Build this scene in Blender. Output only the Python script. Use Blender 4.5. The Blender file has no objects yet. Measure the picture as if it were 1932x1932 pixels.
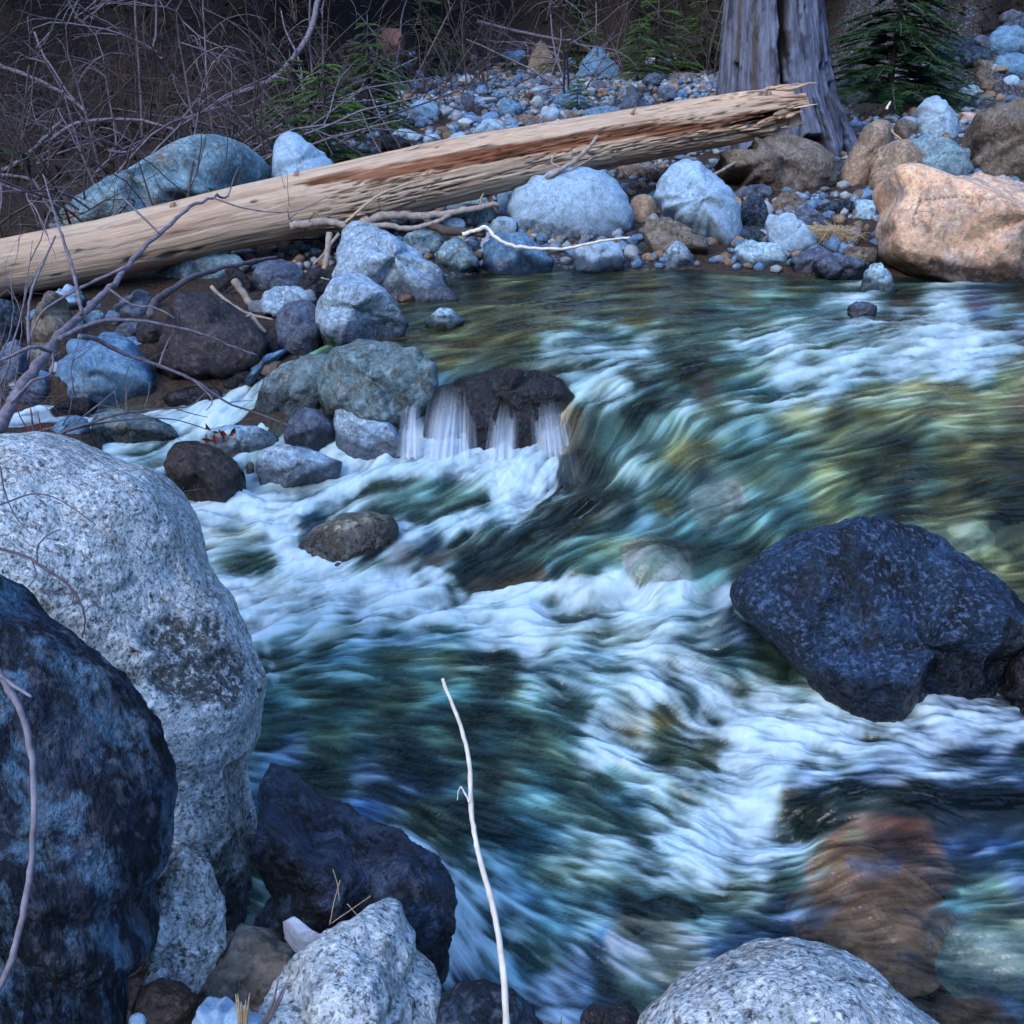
import bpy, bmesh, math, random, zlib
import numpy as np
from mathutils import Vector

R = math.radians
rng = random.Random(7)
nrg = np.random.RandomState(11)
sc = bpy.context.scene
COL = sc.collection

# ------------------------------------------------------------------ camera, sky, sun, exposure
CAM = np.array([0.0, 0.0, 2.0])
PITCH = R(24.0)
FD = 2072.0                      # focal length in 1/1932 frame units
cam_d = bpy.data.cameras.new('camera')
cam_d.angle = 2 * math.atan(966 / FD)
cam_d.clip_end = 500
cam_d.clip_start = 0.05
cam = bpy.data.objects.new('camera', cam_d)
cam.location = CAM.tolist()
cam.rotation_euler = (R(90) - PITCH, 0, 0)
COL.objects.link(cam)
sc.camera = cam
FW = np.array([0, math.cos(PITCH), -math.sin(PITCH)])
RT = np.array([1.0, 0, 0])
UP = np.array([0, math.sin(PITCH), math.cos(PITCH)])

SUN_EL, SUN_AZ = R(30), R(215)
world = bpy.data.worlds.new('World')
sc.world = world
world.use_nodes = True
wn = world.node_tree
sky = wn.nodes.new('ShaderNodeTexSky')
sky.sky_type = 'NISHITA'
sky.sun_disc = False
sky.sun_elevation = SUN_EL
sky.sun_rotation = SUN_AZ
sky.ozone_density = 5.0
wn.links.new(sky.outputs[0], wn.nodes['Background'].inputs[0])
wn.nodes['Background'].inputs[1].default_value = 0.15
sun_d = bpy.data.lights.new('sun', 'SUN')
sun_d.energy = 0.5
sun_d.angle = R(35)
sun_d.color = (1.0, 0.90, 0.80)
sun = bpy.data.objects.new('sun', sun_d)
sun.rotation_euler = (R(90) - SUN_EL, 0, R(180) - SUN_AZ)
COL.objects.link(sun)
sc.view_settings.view_transform = 'Standard'
sc.view_settings.look = 'None'
sc.view_settings.gamma = 1.0
sc.view_settings.use_curve_mapping = False
sc.view_settings.exposure = 2.4
sc.cycles.max_bounces = 6
sc.cycles.transparent_max_bounces = 12
sc.cycles.caustics_reflective = False
sc.cycles.caustics_refractive = False

# ------------------------------------------------------------------ helpers: maths
def pt(u, v, d):
    """point at camera depth d seen at (u, v) of the 1932 frame"""
    return CAM + d * (FW + (u - 966) / FD * RT - (v - 966) / FD * UP)

def proj(P):
    Q = P - CAM
    d = np.maximum(Q @ FW, .3)
    return 966 + FD * (Q @ RT) / d, 966 - FD * (Q @ UP) / d

def at_z(u, v, z):
    r = FW + (u - 966) / FD * RT - (v - 966) / FD * UP
    return CAM + r * ((z - CAM[2]) / r[2])

_perm = nrg.permutation(4096).astype(np.int64)
_grad = nrg.normal(size=(4096, 3))
_grad /= np.linalg.norm(_grad, axis=1)[:, None]
def perlin(P):
    P = np.asarray(P, dtype=np.float64)
    i = np.floor(P).astype(np.int64)
    f = P - i
    w = f * f * f * (f * (f * 6 - 15) + 10)
    out = np.zeros(P.shape[0])
    for dx in (0, 1):
        for dy in (0, 1):
            for dz in (0, 1):
                h = _perm[(_perm[(_perm[(i[:, 0] + dx) & 4095] + i[:, 1] + dy) & 4095] + i[:, 2] + dz) & 4095]
                g = _grad[h]
                d = g[:, 0] * (f[:, 0] - dx) + g[:, 1] * (f[:, 1] - dy) + g[:, 2] * (f[:, 2] - dz)
                ww = (w[:, 0] if dx else 1 - w[:, 0]) * (w[:, 1] if dy else 1 - w[:, 1]) * (w[:, 2] if dz else 1 - w[:, 2])
                out += ww * d
    return out * 1.6

def fbm(P, oct=4, gain=.5, ridged=False):
    P = np.asarray(P, float)
    a, s, out = 1.0, 1.0, 0
    for k in range(oct):
        n = perlin(P * s + 17.3 * k)
        if ridged:
            n = 1 - 2 * np.abs(n)
        out = out + a * n
        a *= gain
        s *= 2.03
    return out

def sstep(a, b, x):
    t = np.clip((x - a) / (b - a), 0, 1)
    return t * t * (3 - 2 * t)

def shepard(px, py, C, V, p=3.5, eps=.02):
    px = np.asarray(px, float).ravel(); py = np.asarray(py, float).ravel()
    V = np.asarray(V, float)
    num = np.zeros((px.size,) + V.shape[1:]); den = np.zeros(px.size)
    for k in range(len(C)):
        w = 1.0 / ((px - C[k][0]) ** 2 + (py - C[k][1]) ** 2 + eps ** 2) ** (p / 2)
        den += w
        num += (w[:, None] * V[k]) if V.ndim > 1 else w * V[k]
    return num / (den[:, None] if V.ndim > 1 else den)

def seg_dist(px, py, pl):
    best = np.full(px.size, 1e9)
    for (x0, y0), (x1, y1) in zip(pl[:-1], pl[1:]):
        dx, dy = x1 - x0, y1 - y0
        t = np.clip(((px - x0) * dx + (py - y0) * dy) / (dx * dx + dy * dy + 1e-12), 0, 1)
        best = np.minimum(best, np.hypot(px - x0 - t * dx, py - y0 - t * dy))
    return best

def in_poly(px, py, poly):
    ins = np.zeros(px.size, bool)
    n = len(poly)
    for i in range(n):
        x0, y0 = poly[i]; x1, y1 = poly[(i + 1) % n]
        if y0 == y1: continue
        c = ((y0 > py) != (y1 > py)) & (px < (x1 - x0) * (py - y0) / (y1 - y0) + x0)
        ins ^= c
    return ins

# ------------------------------------------------------------------ the water level and the ground level
WC = [  # u, v, z : where the photograph shows the water, and how high it stands
 (900,520,.40),(1100,540,.40),(1300,530,.40),(1500,540,.40),(1700,560,.41),(1932,560,.42),(2300,600,.45),
 (850,590,.40),(1000,620,.40),(1200,600,.40),(720,640,.40),(850,660,.40),(960,680,.40),(1060,680,.395),(650,665,.38),
 (800,700,.385),(880,705,.385),(960,705,.385),(1040,700,.385),
 (1150,700,.385),(1350,680,.40),(1550,660,.44),(1700,640,.45),(1850,670,.42),(2050,700,.44),
 (1120,760,.34),(1250,760,.36),(1400,760,.37),(1600,760,.38),(1800,780,.40),(2000,800,.41),
 (1100,850,.18),(1200,850,.27),(1350,860,.29),(1500,860,.31),(1700,880,.34),(1932,900,.37),(2200,950,.38),
 (1080,920,.10),(1200,940,.19),(1350,960,.22),(1480,960,.25),(1700,950,.31),(1900,980,.34),
 (1000,1000,.07),(1130,1010,.13),(1250,1040,.15),(1400,1040,.17),(1480,1000,.22),(1900,1060,.24),(2050,1150,.22),(1560,1290,.05),(1650,1315,.04),(1750,1330,.04),(1850,1360,.04),(1480,1200,.10),(1400,1150,.12),(1440,1120,.15),(1420,1190,.08),
 (950,1070,.03),(1080,1070,.10),(1250,1090,.11),(1380,1085,.12),
 (880,1140,-.02),(1050,1150,-.01),(1200,1150,.0),(1350,1150,.03),(1450,1150,.07),
 (790,858,.13),(860,866,.13),(960,870,.13),(1040,875,.13),(700,895,.09),(760,835,.13),(790,845,.13),(840,843,.13),(890,843,.13),(940,843,.13),(990,843,.13),(1040,845,.13),
 (800,960,.05),(900,950,.065),(1000,930,.08),(620,920,.05),(500,970,.03),(450,1010,.02),(600,1060,.02),(750,1040,.05),
 (500,1120,.0),(650,1130,.0),(780,1100,.01),(560,1230,-.02),(750,1230,-.03),(950,1230,-.03),(1150,1230,-.01),(1350,1230,.02),(1500,1230,.05),
 (560,1350,-.04),(800,1350,-.05),(1050,1330,-.04),(1280,1300,.02),(1280,1370,-.04),(1450,1330,.02),(1650,1360,.03),(1850,1400,.04),
 (650,1480,-.05),(900,1480,-.06),(1150,1450,-.06),(1350,1470,-.04),(1500,1450,.01),(1700,1460,.03),(1932,1460,.05),(2200,1450,.07),
 (850,1600,-.08),(1050,1600,-.08),(1250,1570,-.07),(1400,1580,-.09),(1490,1600,-.08),(1560,1545,.0),(1700,1520,.02),(1932,1530,.03),
 (1600,1610,-.01),(1750,1620,.0),(1932,1620,.01),(1550,1680,-.06),(1700,1700,-.03),(1900,1720,-.02),
 (900,1750,-.1),(1100,1740,-.09),(1300,1740,-.1),(1450,1740,-.09),(1600,1780,-.08),(1800,1850,-.08),(900,1900,-.12),(1150,1880,-.12),(2100,1900,-.07),
 (430,765,.17),(300,800,.12),(130,795,.12),(-100,800,.10),(280,855,.08),(380,945,.05),(540,735,.24),(600,690,.34)]
WP = np.array([at_z(u, v, z)[:2] for u, v, z in WC]); WZ = np.array([z for _, _, z in WC])
def Wf(x, y):
    return shepard(x, y, WP, WZ, 4.0, .05)

EDGE = [(30,11),(9,8.2),(5,7.5),(2.6,7.35),(1.4,7.6),(.2,7.7),(-.35,7.3),(-.75,6.4),(-.95,5.7),(-.75,5.2),(-1.1,4.9),(-1.35,4.6),(-1.45,4.0),(-1.1,3.1),(-.85,2.5),
        (-.6,2.0),(-.35,1.72),(.1,1.6),(.6,1.35),(1.3,1.05),(2.5,.6),(6,-.3),(30,-4)]
CH1 = [tuple(at_z(*p)[:2]) for p in [(600,690,.34),(540,735,.24),(430,765,.17),(300,800,.12),(130,795,.12),(-150,810,.1),(-600,830,.05)]]
CH2 = [tuple(at_z(*p)[:2]) for p in [(400,790,.14),(280,850,.08),(370,930,.05),(480,960,.03)]]
SH = [0,.3,.6,1.5,2.4,4.4,8.4,14,60]
def Gf(x, y, noise=True):
    x = np.asarray(x, float).ravel(); y = np.asarray(y, float).ravel()
    W = Wf(x, y)
    sd = seg_dist(x, y, EDGE)
    riv = in_poly(x, y, EDGE + [(60, -4), (60, 11)])
    land = np.interp(sd, SH, [-.06,.03,.1,.25,.4,.65,.9,1.05,1.3])
    left = sstep(-.6, -1.6, x) * sstep(9.0, 7.5, y)
    land = land * (1 - .45 * left)
    hs = 5.5 + 8.0 * sstep(-3.0, -.6, x) + .02 * np.abs(x)
    hs = np.where((y > 6), hs - 7.0 * sstep(3.4, 6.2, x), hs)
    hs = np.where(y < 2, 6.0, hs)
    hill = np.clip(sd - hs, 0, None)
    land = land + np.where(y > 2, 1.0, .55) * np.minimum(hill ** 1.3 * .75, 6 + hill * 1.0)  # slopes raised to block low sky light; the one behind the camera is unseen
    bed = -np.interp(sd, [0, .15, .5, 1.2], [.05, .14, .24, .3])
    G = W + np.where(riv, bed, land)
    c = np.minimum(seg_dist(x, y, CH1), seg_dist(x, y, CH2))
    G = np.where(c < .4, np.minimum(G, W - .10 + 1.6 * np.clip(c - .15, 0, None)), G)
    if noise:
        P = np.stack([x, y, np.zeros_like(x)], 1)
        G = G + .03 * fbm(P * 2.2, 3) * np.where(riv, .8, 1) + np.where(hill > 0, .45, 0) * np.minimum(hill, 1) * fbm(P * .6, 3)
    return G

_ds = np.linspace(1.2, 40, 900)
def hit(u, v, surf='s'):
    r = FW + (u - 966) / FD * RT - (v - 966) / FD * UP
    P = CAM[None] + _ds[:, None] * r[None]
    h = Gf(P[:, 0], P[:, 1], False)
    if surf == 's':
        h = np.maximum(h, Wf(P[:, 0], P[:, 1]))
    k = np.argmax(P[:, 2] < h)
    return float(_ds[k]) if k > 0 else 30.0

# ------------------------------------------------------------------ helpers: objects
def link(o, parent=None):
    COL.objects.link(o)
    if parent is not None:
        o.parent = parent
    return o
def tag(o, label=None, cat=None, group=None, kind=None):
    if label: o['label'] = label
    if cat: o['category'] = cat
    if group: o['group'] = group
    if kind: o['kind'] = kind
    return o
def mesh_np(name, V, F, mat, smooth=True):
    """F: list of int arrays, one row per face"""
    V = np.asarray(V, np.float32)
    if not isinstance(F, list): F = [F]
    F = [np.asarray(f, np.int32) for f in F if len(f)]
    me = bpy.data.meshes.new(name)
    me.vertices.add(len(V)); me.vertices.foreach_set('co', V.ravel())
    lp = np.concatenate([f.ravel() for f in F])
    tot = np.concatenate([np.full(len(f), f.shape[1], np.int32) for f in F])
    st = np.concatenate([[0], np.cumsum(tot)[:-1]]).astype(np.int32)
    me.loops.add(len(lp)); me.loops.foreach_set('vertex_index', lp)
    me.polygons.add(len(tot)); me.polygons.foreach_set('loop_start', st); me.polygons.foreach_set('loop_total', tot)
    me.polygons.foreach_set('use_smooth', np.full(len(tot), smooth))
    me.update(calc_edges=True)
    if mat: me.materials.append(mat)
    return me
def fattr(me, name, arr):
    a = me.attributes.new(name, 'FLOAT', 'POINT'); a.data.foreach_set('value', np.asarray(arr, np.float32))
def cattr(me, name, arr):
    a = me.attributes.new(name, 'FLOAT_COLOR', 'POINT')
    c = np.ones((len(arr), 4), np.float32); c[:, :3] = arr
    a.data.foreach_set('color', c.ravel())
def grid_faces(nr, nc, wrap=False):
    i = np.arange(nr - 1)[:, None]; j = np.arange(nc if wrap else nc - 1)[None]
    j2 = (j + 1) % nc
    return np.stack([i * nc + j, i * nc + j2, (i + 1) * nc + j2, (i + 1) * nc + j], -1).reshape(-1, 4)

# ------------------------------------------------------------------ materials
class NT:
    def __init__(s, name):
        s.m = bpy.data.materials.new(name); s.m.use_nodes = True
        s.t = s.m.node_tree; s.t.nodes.clear()
        s.out = s.n('ShaderNodeOutputMaterial')
    def n(s, ty, **kw):
        nd = s.t.nodes.new(ty)
        for k, v in kw.items(): setattr(nd, k, v)
        return nd
    def l(s, a, b): s.t.links.new(a, b)
    def attr(s, name): return s.n('ShaderNodeAttribute', attribute_name=name)
    def noise(s, co, scale, detail=4, rough=.5, dist=0):
        nd = s.n('ShaderNodeTexNoise')
        nd.inputs['Scale'].default_value = scale; nd.inputs['Detail'].default_value = detail
        nd.inputs['Roughness'].default_value = rough; nd.inputs['Distortion'].default_value = dist
        if co: s.l(co, nd.inputs['Vector'])
        return nd.outputs['Fac']
    def vor(s, co, scale, feat='F1'):
        nd = s.n('ShaderNodeTexVoronoi', feature=feat)
        nd.inputs['Scale'].default_value = scale
        if co: s.l(co, nd.inputs['Vector'])
        return nd
    def ramp(s, fac, stops):
        nd = s.n('ShaderNodeValToRGB'); cr = nd.color_ramp
        while len(cr.elements) < len(stops): cr.elements.new(.5)
        for e, (p, c) in zip(cr.elements, stops):
            e.position = p; e.color = (c, c, c, 1) if isinstance(c, (int, float)) else (*c, 1)
        s.l(fac, nd.inputs[0]); return nd.outputs[0]
    def mix(s, fac, a, b, mode='MIX'):
        nd = s.n('ShaderNodeMix', data_type='RGBA', blend_type=mode)
        for k, x in ((0, fac), (6, a), (7, b)):
            if isinstance(x, (int, float)): nd.inputs[k].default_value = x if k == 0 else (x, x, x, 1)
            elif isinstance(x, tuple): nd.inputs[k].default_value = (*x, 1)
            else: s.l(x, nd.inputs[k])
        return nd.outputs[2]
    def math(s, op, a, b=None, clamp=False):
        nd = s.n('ShaderNodeMath', operation=op, use_clamp=clamp)
        for k, x in ((0, a), (1, b)):
            if x is None: continue
            if isinstance(x, (int, float)): nd.inputs[k].default_value = x
            else: s.l(x, nd.inputs[k])
        return nd.outputs[0]
    def bump(s, h, strength=.5, dist=.01, nrm=None):
        nd = s.n('ShaderNodeBump'); nd.inputs['Strength'].default_value = strength; nd.inputs['Distance'].default_value = dist
        s.l(h, nd.inputs['Height'])
        if nrm: s.l(nrm, nd.inputs['Normal'])
        return nd.outputs[0]
    def bsdf(s, col, rough=.8, spec=.3, nrm=None):
        b = s.n('ShaderNodeBsdfPrincipled')
        if isinstance(col, tuple): b.inputs['Base Color'].default_value = (*col, 1)
        else: s.l(col, b.inputs['Base Color'])
        if isinstance(rough, (int, float)): b.inputs['Roughness'].default_value = rough
        else: s.l(rough, b.inputs['Roughness'])
        b.inputs['Specular IOR Level'].default_value = spec
        if nrm: s.l(nrm, b.inputs['Normal'])
        return b.outputs[0]
    def done(s, sh): s.l(sh, s.out.inputs[0]); return s.m

def rock_mat(name, A, B, C=None, speck=.5, sscale=70, wet=0.0, lich=None, lamt=.4, bump=.5, pscale=2.5, dark=.15, rnd=0.0, stretch=None, ptint=None):
    """A and B large patches, C blotches, fine mineral speckle, optional lichen or bare patches, wet waterline band that also carries painted shade"""
    t = NT(name)
    tc = t.n('ShaderNodeTexCoord'); oi = t.n('ShaderNodeObjectInfo')
    ad = t.n('ShaderNodeVectorMath', operation='ADD')
    sc_ = t.n('ShaderNodeVectorMath', operation='SCALE'); sc_.inputs['Scale'].default_value = 37.0
    cx = t.n('ShaderNodeCombineXYZ'); t.l(oi.outputs['Random'], cx.inputs[0]); t.l(oi.outputs['Random'], cx.inputs[1])
    t.l(cx.outputs[0], sc_.inputs[0]); t.l(tc.outputs['Object'], ad.inputs[0]); t.l(sc_.outputs[0], ad.inputs[1])
    co = ad.outputs[0]
    if stretch:
        mp = t.n('ShaderNodeVectorMath', operation='MULTIPLY'); mp.inputs[1].default_value = stretch; t.l(co, mp.inputs[0]); co = mp.outputs[0]
    big = t.noise(co, pscale, 5, .6, .4)
    col = t.mix(t.ramp(big, [(.38, 0), (.62, 1)]), A, B)
    if C:
        col = t.mix(t.ramp(t.noise(co, pscale * 2.3, 6, .65, .6), [(.52, 0), (.66, 1)]), col, C)
    if lich:
        col = t.mix(t.math('MULTIPLY', t.ramp(t.noise(co, pscale * 3.1, 8, .7, .3), [(.5, 0), (.6, 1)]), lamt), col, lich)
    sp = t.noise(co, sscale, 3, .7)
    lo = t.ramp(sp, [(.36, 1.0 - .85 * speck), (.50, 1.0)])
    col = t.mix(1.0, col, lo, 'MULTIPLY')
    hi = t.ramp(t.noise(co, sscale * .7, 2, .6), [(.52, 0), (.64, .75 * speck)])
    col = t.mix(hi, col, tuple(min(.85, c * 1.7 + .08) for c in A))
    ms = t.noise(co, sscale * .22, 5, .6, .8)
    col = t.mix(1.0, col, t.ramp(ms, [(.28, .72), (.6, 1.12)]), 'MULTIPLY')
    col = t.mix(1.0, col, t.ramp(t.noise(co, sscale * .42, 4, .75, .5), [(.36, 1 - .8 * speck), (.44, 1.0)]), 'MULTIPLY')
    cr = t.math('ABSOLUTE', t.math('SUBTRACT', t.noise(co, pscale * 1.2, 7, .6, .8), .5))
    crk = t.ramp(cr, [(.0, 1.0 - dark * 4 if dark < .25 else 0.0), (.012, 1.0)])
    msk = t.ramp(t.noise(co, pscale * .9, 2), [(.5, 1.0), (.56, 0.0)])
    col = t.mix(1.0, col, t.mix(msk, crk, 1.0), 'MULTIPLY')
    if rnd:
        hsv = t.n('ShaderNodeHueSaturation'); t.l(col, hsv.inputs['Color'])
        t.l(t.math('ADD', t.math('MULTIPLY', oi.outputs['Random'], rnd), 1 - rnd / 2), hsv.inputs['Value'])
        col = hsv.outputs[0]
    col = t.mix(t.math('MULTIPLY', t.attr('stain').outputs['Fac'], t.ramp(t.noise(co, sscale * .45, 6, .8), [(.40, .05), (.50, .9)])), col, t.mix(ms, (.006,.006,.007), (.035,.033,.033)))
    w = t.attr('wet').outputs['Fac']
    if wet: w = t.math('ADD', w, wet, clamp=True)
    col = t.mix(w, col, t.mix(1.0, col, (.22, .22, .24), 'MULTIPLY'))  # deep darkening: wet stone plus occlusion shade painted on lower sides
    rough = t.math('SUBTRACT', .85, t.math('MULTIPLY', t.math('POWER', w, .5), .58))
    h = t.math('ADD', t.math('MULTIPLY', ms, 1.0), t.math('ADD', t.math('MULTIPLY', sp, .35), t.math('MULTIPLY', t.noise(co, pscale * 3, 8, .62), 2.0)))
    nb = t.bump(h, bump, .02)
    return t.done(t.bsdf(col, rough, .35, nb))

M = {}
M['granite'] = rock_mat('granite_pale', (0.538,0.62,0.689), (0.384,0.462,0.52), None, .8, 75, lich=(0.461,0.436,0.39), lamt=.5, bump=.7, pscale=3)
M['granite_near'] = rock_mat('granite_near', (0.549,0.617,0.631), (0.406,0.464,0.479), (0.393,0.368,0.326), .9, 95, lich=(0.669,0.713,0.67), lamt=.45, bump=.9, pscale=3)
M['granite_far'] = rock_mat('granite_far', (0.322,0.439,0.556), (0.232,0.323,0.412), (0.197,0.234,0.268), .55, 55, bump=.7, pscale=3)
M['bluegrey'] = rock_mat('bluegrey_stone', (0.313,0.452,0.587), (0.258,0.377,0.491), (0.218,0.289,0.36), .3, 60, bump=.35, pscale=2.2)
M['blue'] = rock_mat('blue_stone', (0.106,0.218,0.343), (0.0768,0.15,0.239), (0.154,0.287,0.374), .45, 55, bump=.4, pscale=3)
M['teal'] = rock_mat('teal_lichen_stone', (0.182,0.298,0.343), (0.13,0.207,0.24), (0.247,0.184,0.137), .5, 45, lich=(0.286,0.424,0.48), lamt=.7, bump=.7, pscale=3)
M['pale'] = rock_mat('pale_teal_stone', (0.315,0.454,0.526), (0.231,0.353,0.43), None, .6, 45, bump=.5, pscale=3)
M['slate'] = rock_mat('slate_purple', (0.0743,0.0926,0.145), (0.054,0.0687,0.0969), (0.108,0.121,0.162), .5, 50, lich=(0.135,0.201,0.242), lamt=.4, bump=.6, pscale=4)
M['brown'] = rock_mat('brown_stone', (.16,.125,.09), (.11,.09,.075), (.2,.17,.14), .5, 50, lich=(.28,.27,.24), lamt=.35, bump=.7, pscale=4)
M['tan'] = rock_mat('tan_stone', (0.324,0.226,0.15), (0.228,0.165,0.12), (0.408,0.297,0.2), .5, 50, bump=.5, pscale=3)
M['salmon'] = rock_mat('salmon_stone', (.74,.45,.28), (.62,.38,.26), (.42,.33,.31), .45, 42, lich=(.28,.24,.24), lamt=.45, bump=.5, pscale=1.6)
M['purple'] = rock_mat('wet_purple_brown', (0.0562,0.0413,0.045), (0.0375,0.0315,0.0338), (0.075,0.0638,0.0825), .5, 50, wet=.3, bump=.8, pscale=4)
M['wetbrown'] = rock_mat('wet_brown_stone', (0.077,0.049,0.0315), (0.049,0.035,0.0315), (0.035,0.028,0.0245), .4, 60, wet=.4, bump=.9, pscale=4)
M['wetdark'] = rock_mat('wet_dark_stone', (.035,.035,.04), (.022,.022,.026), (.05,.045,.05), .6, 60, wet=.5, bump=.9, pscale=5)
M['darkblue'] = rock_mat('dark_blue_rock', (.016,.03,.052), (.007,.012,.02), (.05,.085,.13), .8, 60, lich=(.09,.17,.24), lamt=.6, bump=1.5, pscale=4.0)
M['darkface'] = rock_mat('dark_streaked_rock', (.012,.022,.042), (.006,.01,.018), (.03,.055,.10), .8, 60, lich=(.13,.25,.36), lamt=.75, bump=1.5, pscale=3.4, stretch=(1, 1, .45))
M['bluewet'] = rock_mat('wet_blue_rock', (.022,.065,.14), (.010,.024,.048), (.04,.10,.19), .85, 80, lich=(.006,.007,.01), lamt=.95, bump=1.4, pscale=2.4, wet=.15)
M['mossy'] = rock_mat('mossy_wet_stone', (0.125,0.195,0.213), (0.0798,0.117,0.122), (0.16,0.127,0.0811), .5, 45, lich=(0.228,0.322,0.345), lamt=.8, wet=.0, bump=.8, pscale=4)
M['rust'] = rock_mat('rust_stone', (.30,.13,.08), (.2,.10,.07), None, .4, 60)
M['subpale'] = rock_mat('submerged_pale', (.42,.48,.40), (.34,.38,.30), None, .4, 30)
M['wedge'] = rock_mat('black_wet_wedge_rock', (.012,.014,.018), (.045,.075,.15), (.012,.014,.018), .7, 75, lich=(.16,.22,.34), lamt=.55, bump=1.8, pscale=3.6, wet=.25)
M['speckbrown'] = rock_mat('speckled_brown_rock', (.30,.28,.20), (.2,.17,.12), (.38,.36,.33), .95, 55, bump=.8, pscale=5)
M['suborange'] = rock_mat('submerged_orange', (.42,.19,.09), (.26,.12,.06), (.14,.11,.12), .5, 30, pscale=5)
M['subolive'] = rock_mat('submerged_olive', (.30,.32,.16), (.2,.24,.14), (.12,.13,.08), .5, 30, pscale=3)
M['cob0'] = rock_mat('cobble_blue', (0.168,0.302,0.464), (0.105,0.19,0.32), None, .5, 30, rnd=.8, pscale=6)
M['cob1'] = rock_mat('cobble_grey', (0.229,0.26,0.302), (0.135,0.146,0.177), None, .5, 30, rnd=.8, pscale=6)
M['cob2'] = rock_mat('cobble_brown', (0.312,0.209,0.13), (0.192,0.132,0.09), None, .5, 30, rnd=.8, pscale=6)
M['cob3'] = rock_mat('cobble_pale', (0.437,0.489,0.533), (0.354,0.385,0.405), None, .4, 30, rnd=.5, pscale=6)

def wood_mat(name, A, B, Cdark, rot=None):
    t = NT(name)
    a = t.attr('grain'); co = a.outputs['Vector']
    g = t.noise(co, 2.2, 8, .66, .35)
    col = t.mix(t.ramp(g, [(.32, 0), (.66, 1)]), A, B)
    mp = t.n('ShaderNodeVectorMath', operation='MULTIPLY'); mp.inputs[1].default_value = (.35, .35, .8); t.l(co, mp.inputs[0])
    pg = t.noise(mp.outputs[0], .6, 4, .5, .3)
    col = t.mix(t.ramp(pg, [(.45, .0), (.75, .4)]), col, tuple(c * .55 for c in A))
    fine = t.noise(co, 8.0, 5, .72)
    col = t.mix(1.0, col, t.ramp(fine, [(.34, .62), (.44, 1.0)]), 'MULTIPLY')
    if rot:
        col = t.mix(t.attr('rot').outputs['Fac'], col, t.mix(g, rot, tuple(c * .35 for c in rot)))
    dk = t.attr('crack').outputs['Fac']
    col = t.mix(dk, col, Cdark)
    nb = t.bump(t.math('ADD', g, t.math('MULTIPLY', fine, .7)), 1.0, .022)
    return t.done(t.bsdf(col, .8, .2, nb))
M['logwood'] = wood_mat('bleached_log_wood', (.95,.73,.52), (.93,.58,.35), (.035,.018,.012), (.55,.20,.09))
M['stump'] = wood_mat('weathered_stump_wood', (.25,.29,.40), (.07,.07,.10), (.012,.009,.008), (.15,.11,.06))

def plain(name, A, B, scale=40, rough=.8, bump=.3):
    t = NT(name); tc = t.n('ShaderNodeTexCoord')
    n = t.noise(tc.outputs['Object'], scale, 4, .6)
    return t.done(t.bsdf(t.mix(t.ramp(n, [(.35, 0), (.65, 1)]), A, B), rough, .25, t.bump(n, bump, .004)))
M['twig'] = plain('dark_twig_bark', (.085,.062,.07), (.15,.12,.135), 60)
M['twig_pale'] = plain('grey_twig_bark', (.24,.21,.25), (.12,.10,.11), 50)
M['brush'] = plain('brush_bark', (.05,.037,.032), (.11,.09,.09), 20)
M['drift'] = plain('driftwood', (.40,.33,.28), (.24,.19,.16), 30)
M['drift_dark'] = plain('dark_driftwood', (.10,.075,.06), (.055,.042,.035), 30)
M['bleach'] = plain('bleached_stem', (.80,.76,.66), (.62,.55,.44), 40)
M['stalk'] = plain('grey_stalk', (.30,.28,.33), (.16,.14,.16), 30)
M['redleaf'] = plain('dead_red_leaf', (.20,.035,.025), (.11,.02,.02), 80)
M['bark'] = plain('old_trunk_bark', (.06,.05,.045), (.13,.12,.13), 12, bump=.8)
M['straw'] = plain('straw_grass', (.55,.43,.27), (.38,.28,.16), 60)
M['snow'] = plain('foam_patch', (.48,.54,.68), (.30,.35,.45), 60, bump=1.0)

def leaf_mat(name, A, B, scale=6):
    t = NT(name); g = t.n('ShaderNodeNewGeometry'); oi = t.n('ShaderNodeObjectInfo')
    n = t.noise(g.outputs['Position'], scale, 3, .6)
    col = t.mix(t.ramp(n, [(.35, 0), (.65, 1)]), A, B)
    b = t.bsdf(col, .7, .2)
    tr = t.n('ShaderNodeBsdfTranslucent'); t.l(col, tr.inputs[0])
    mx = t.n('ShaderNodeMixShader'); mx.inputs[0].default_value = .3; t.l(b, mx.inputs[1]); t.l(tr.outputs[0], mx.inputs[2])
    return t.done(mx.outputs[0])
M['fir'] = leaf_mat('fir_needles', (.035,.10,.045), (.07,.15,.05))
M['fir_light'] = leaf_mat('young_fir_needles', (.05,.12,.035), (.11,.18,.05))

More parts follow.
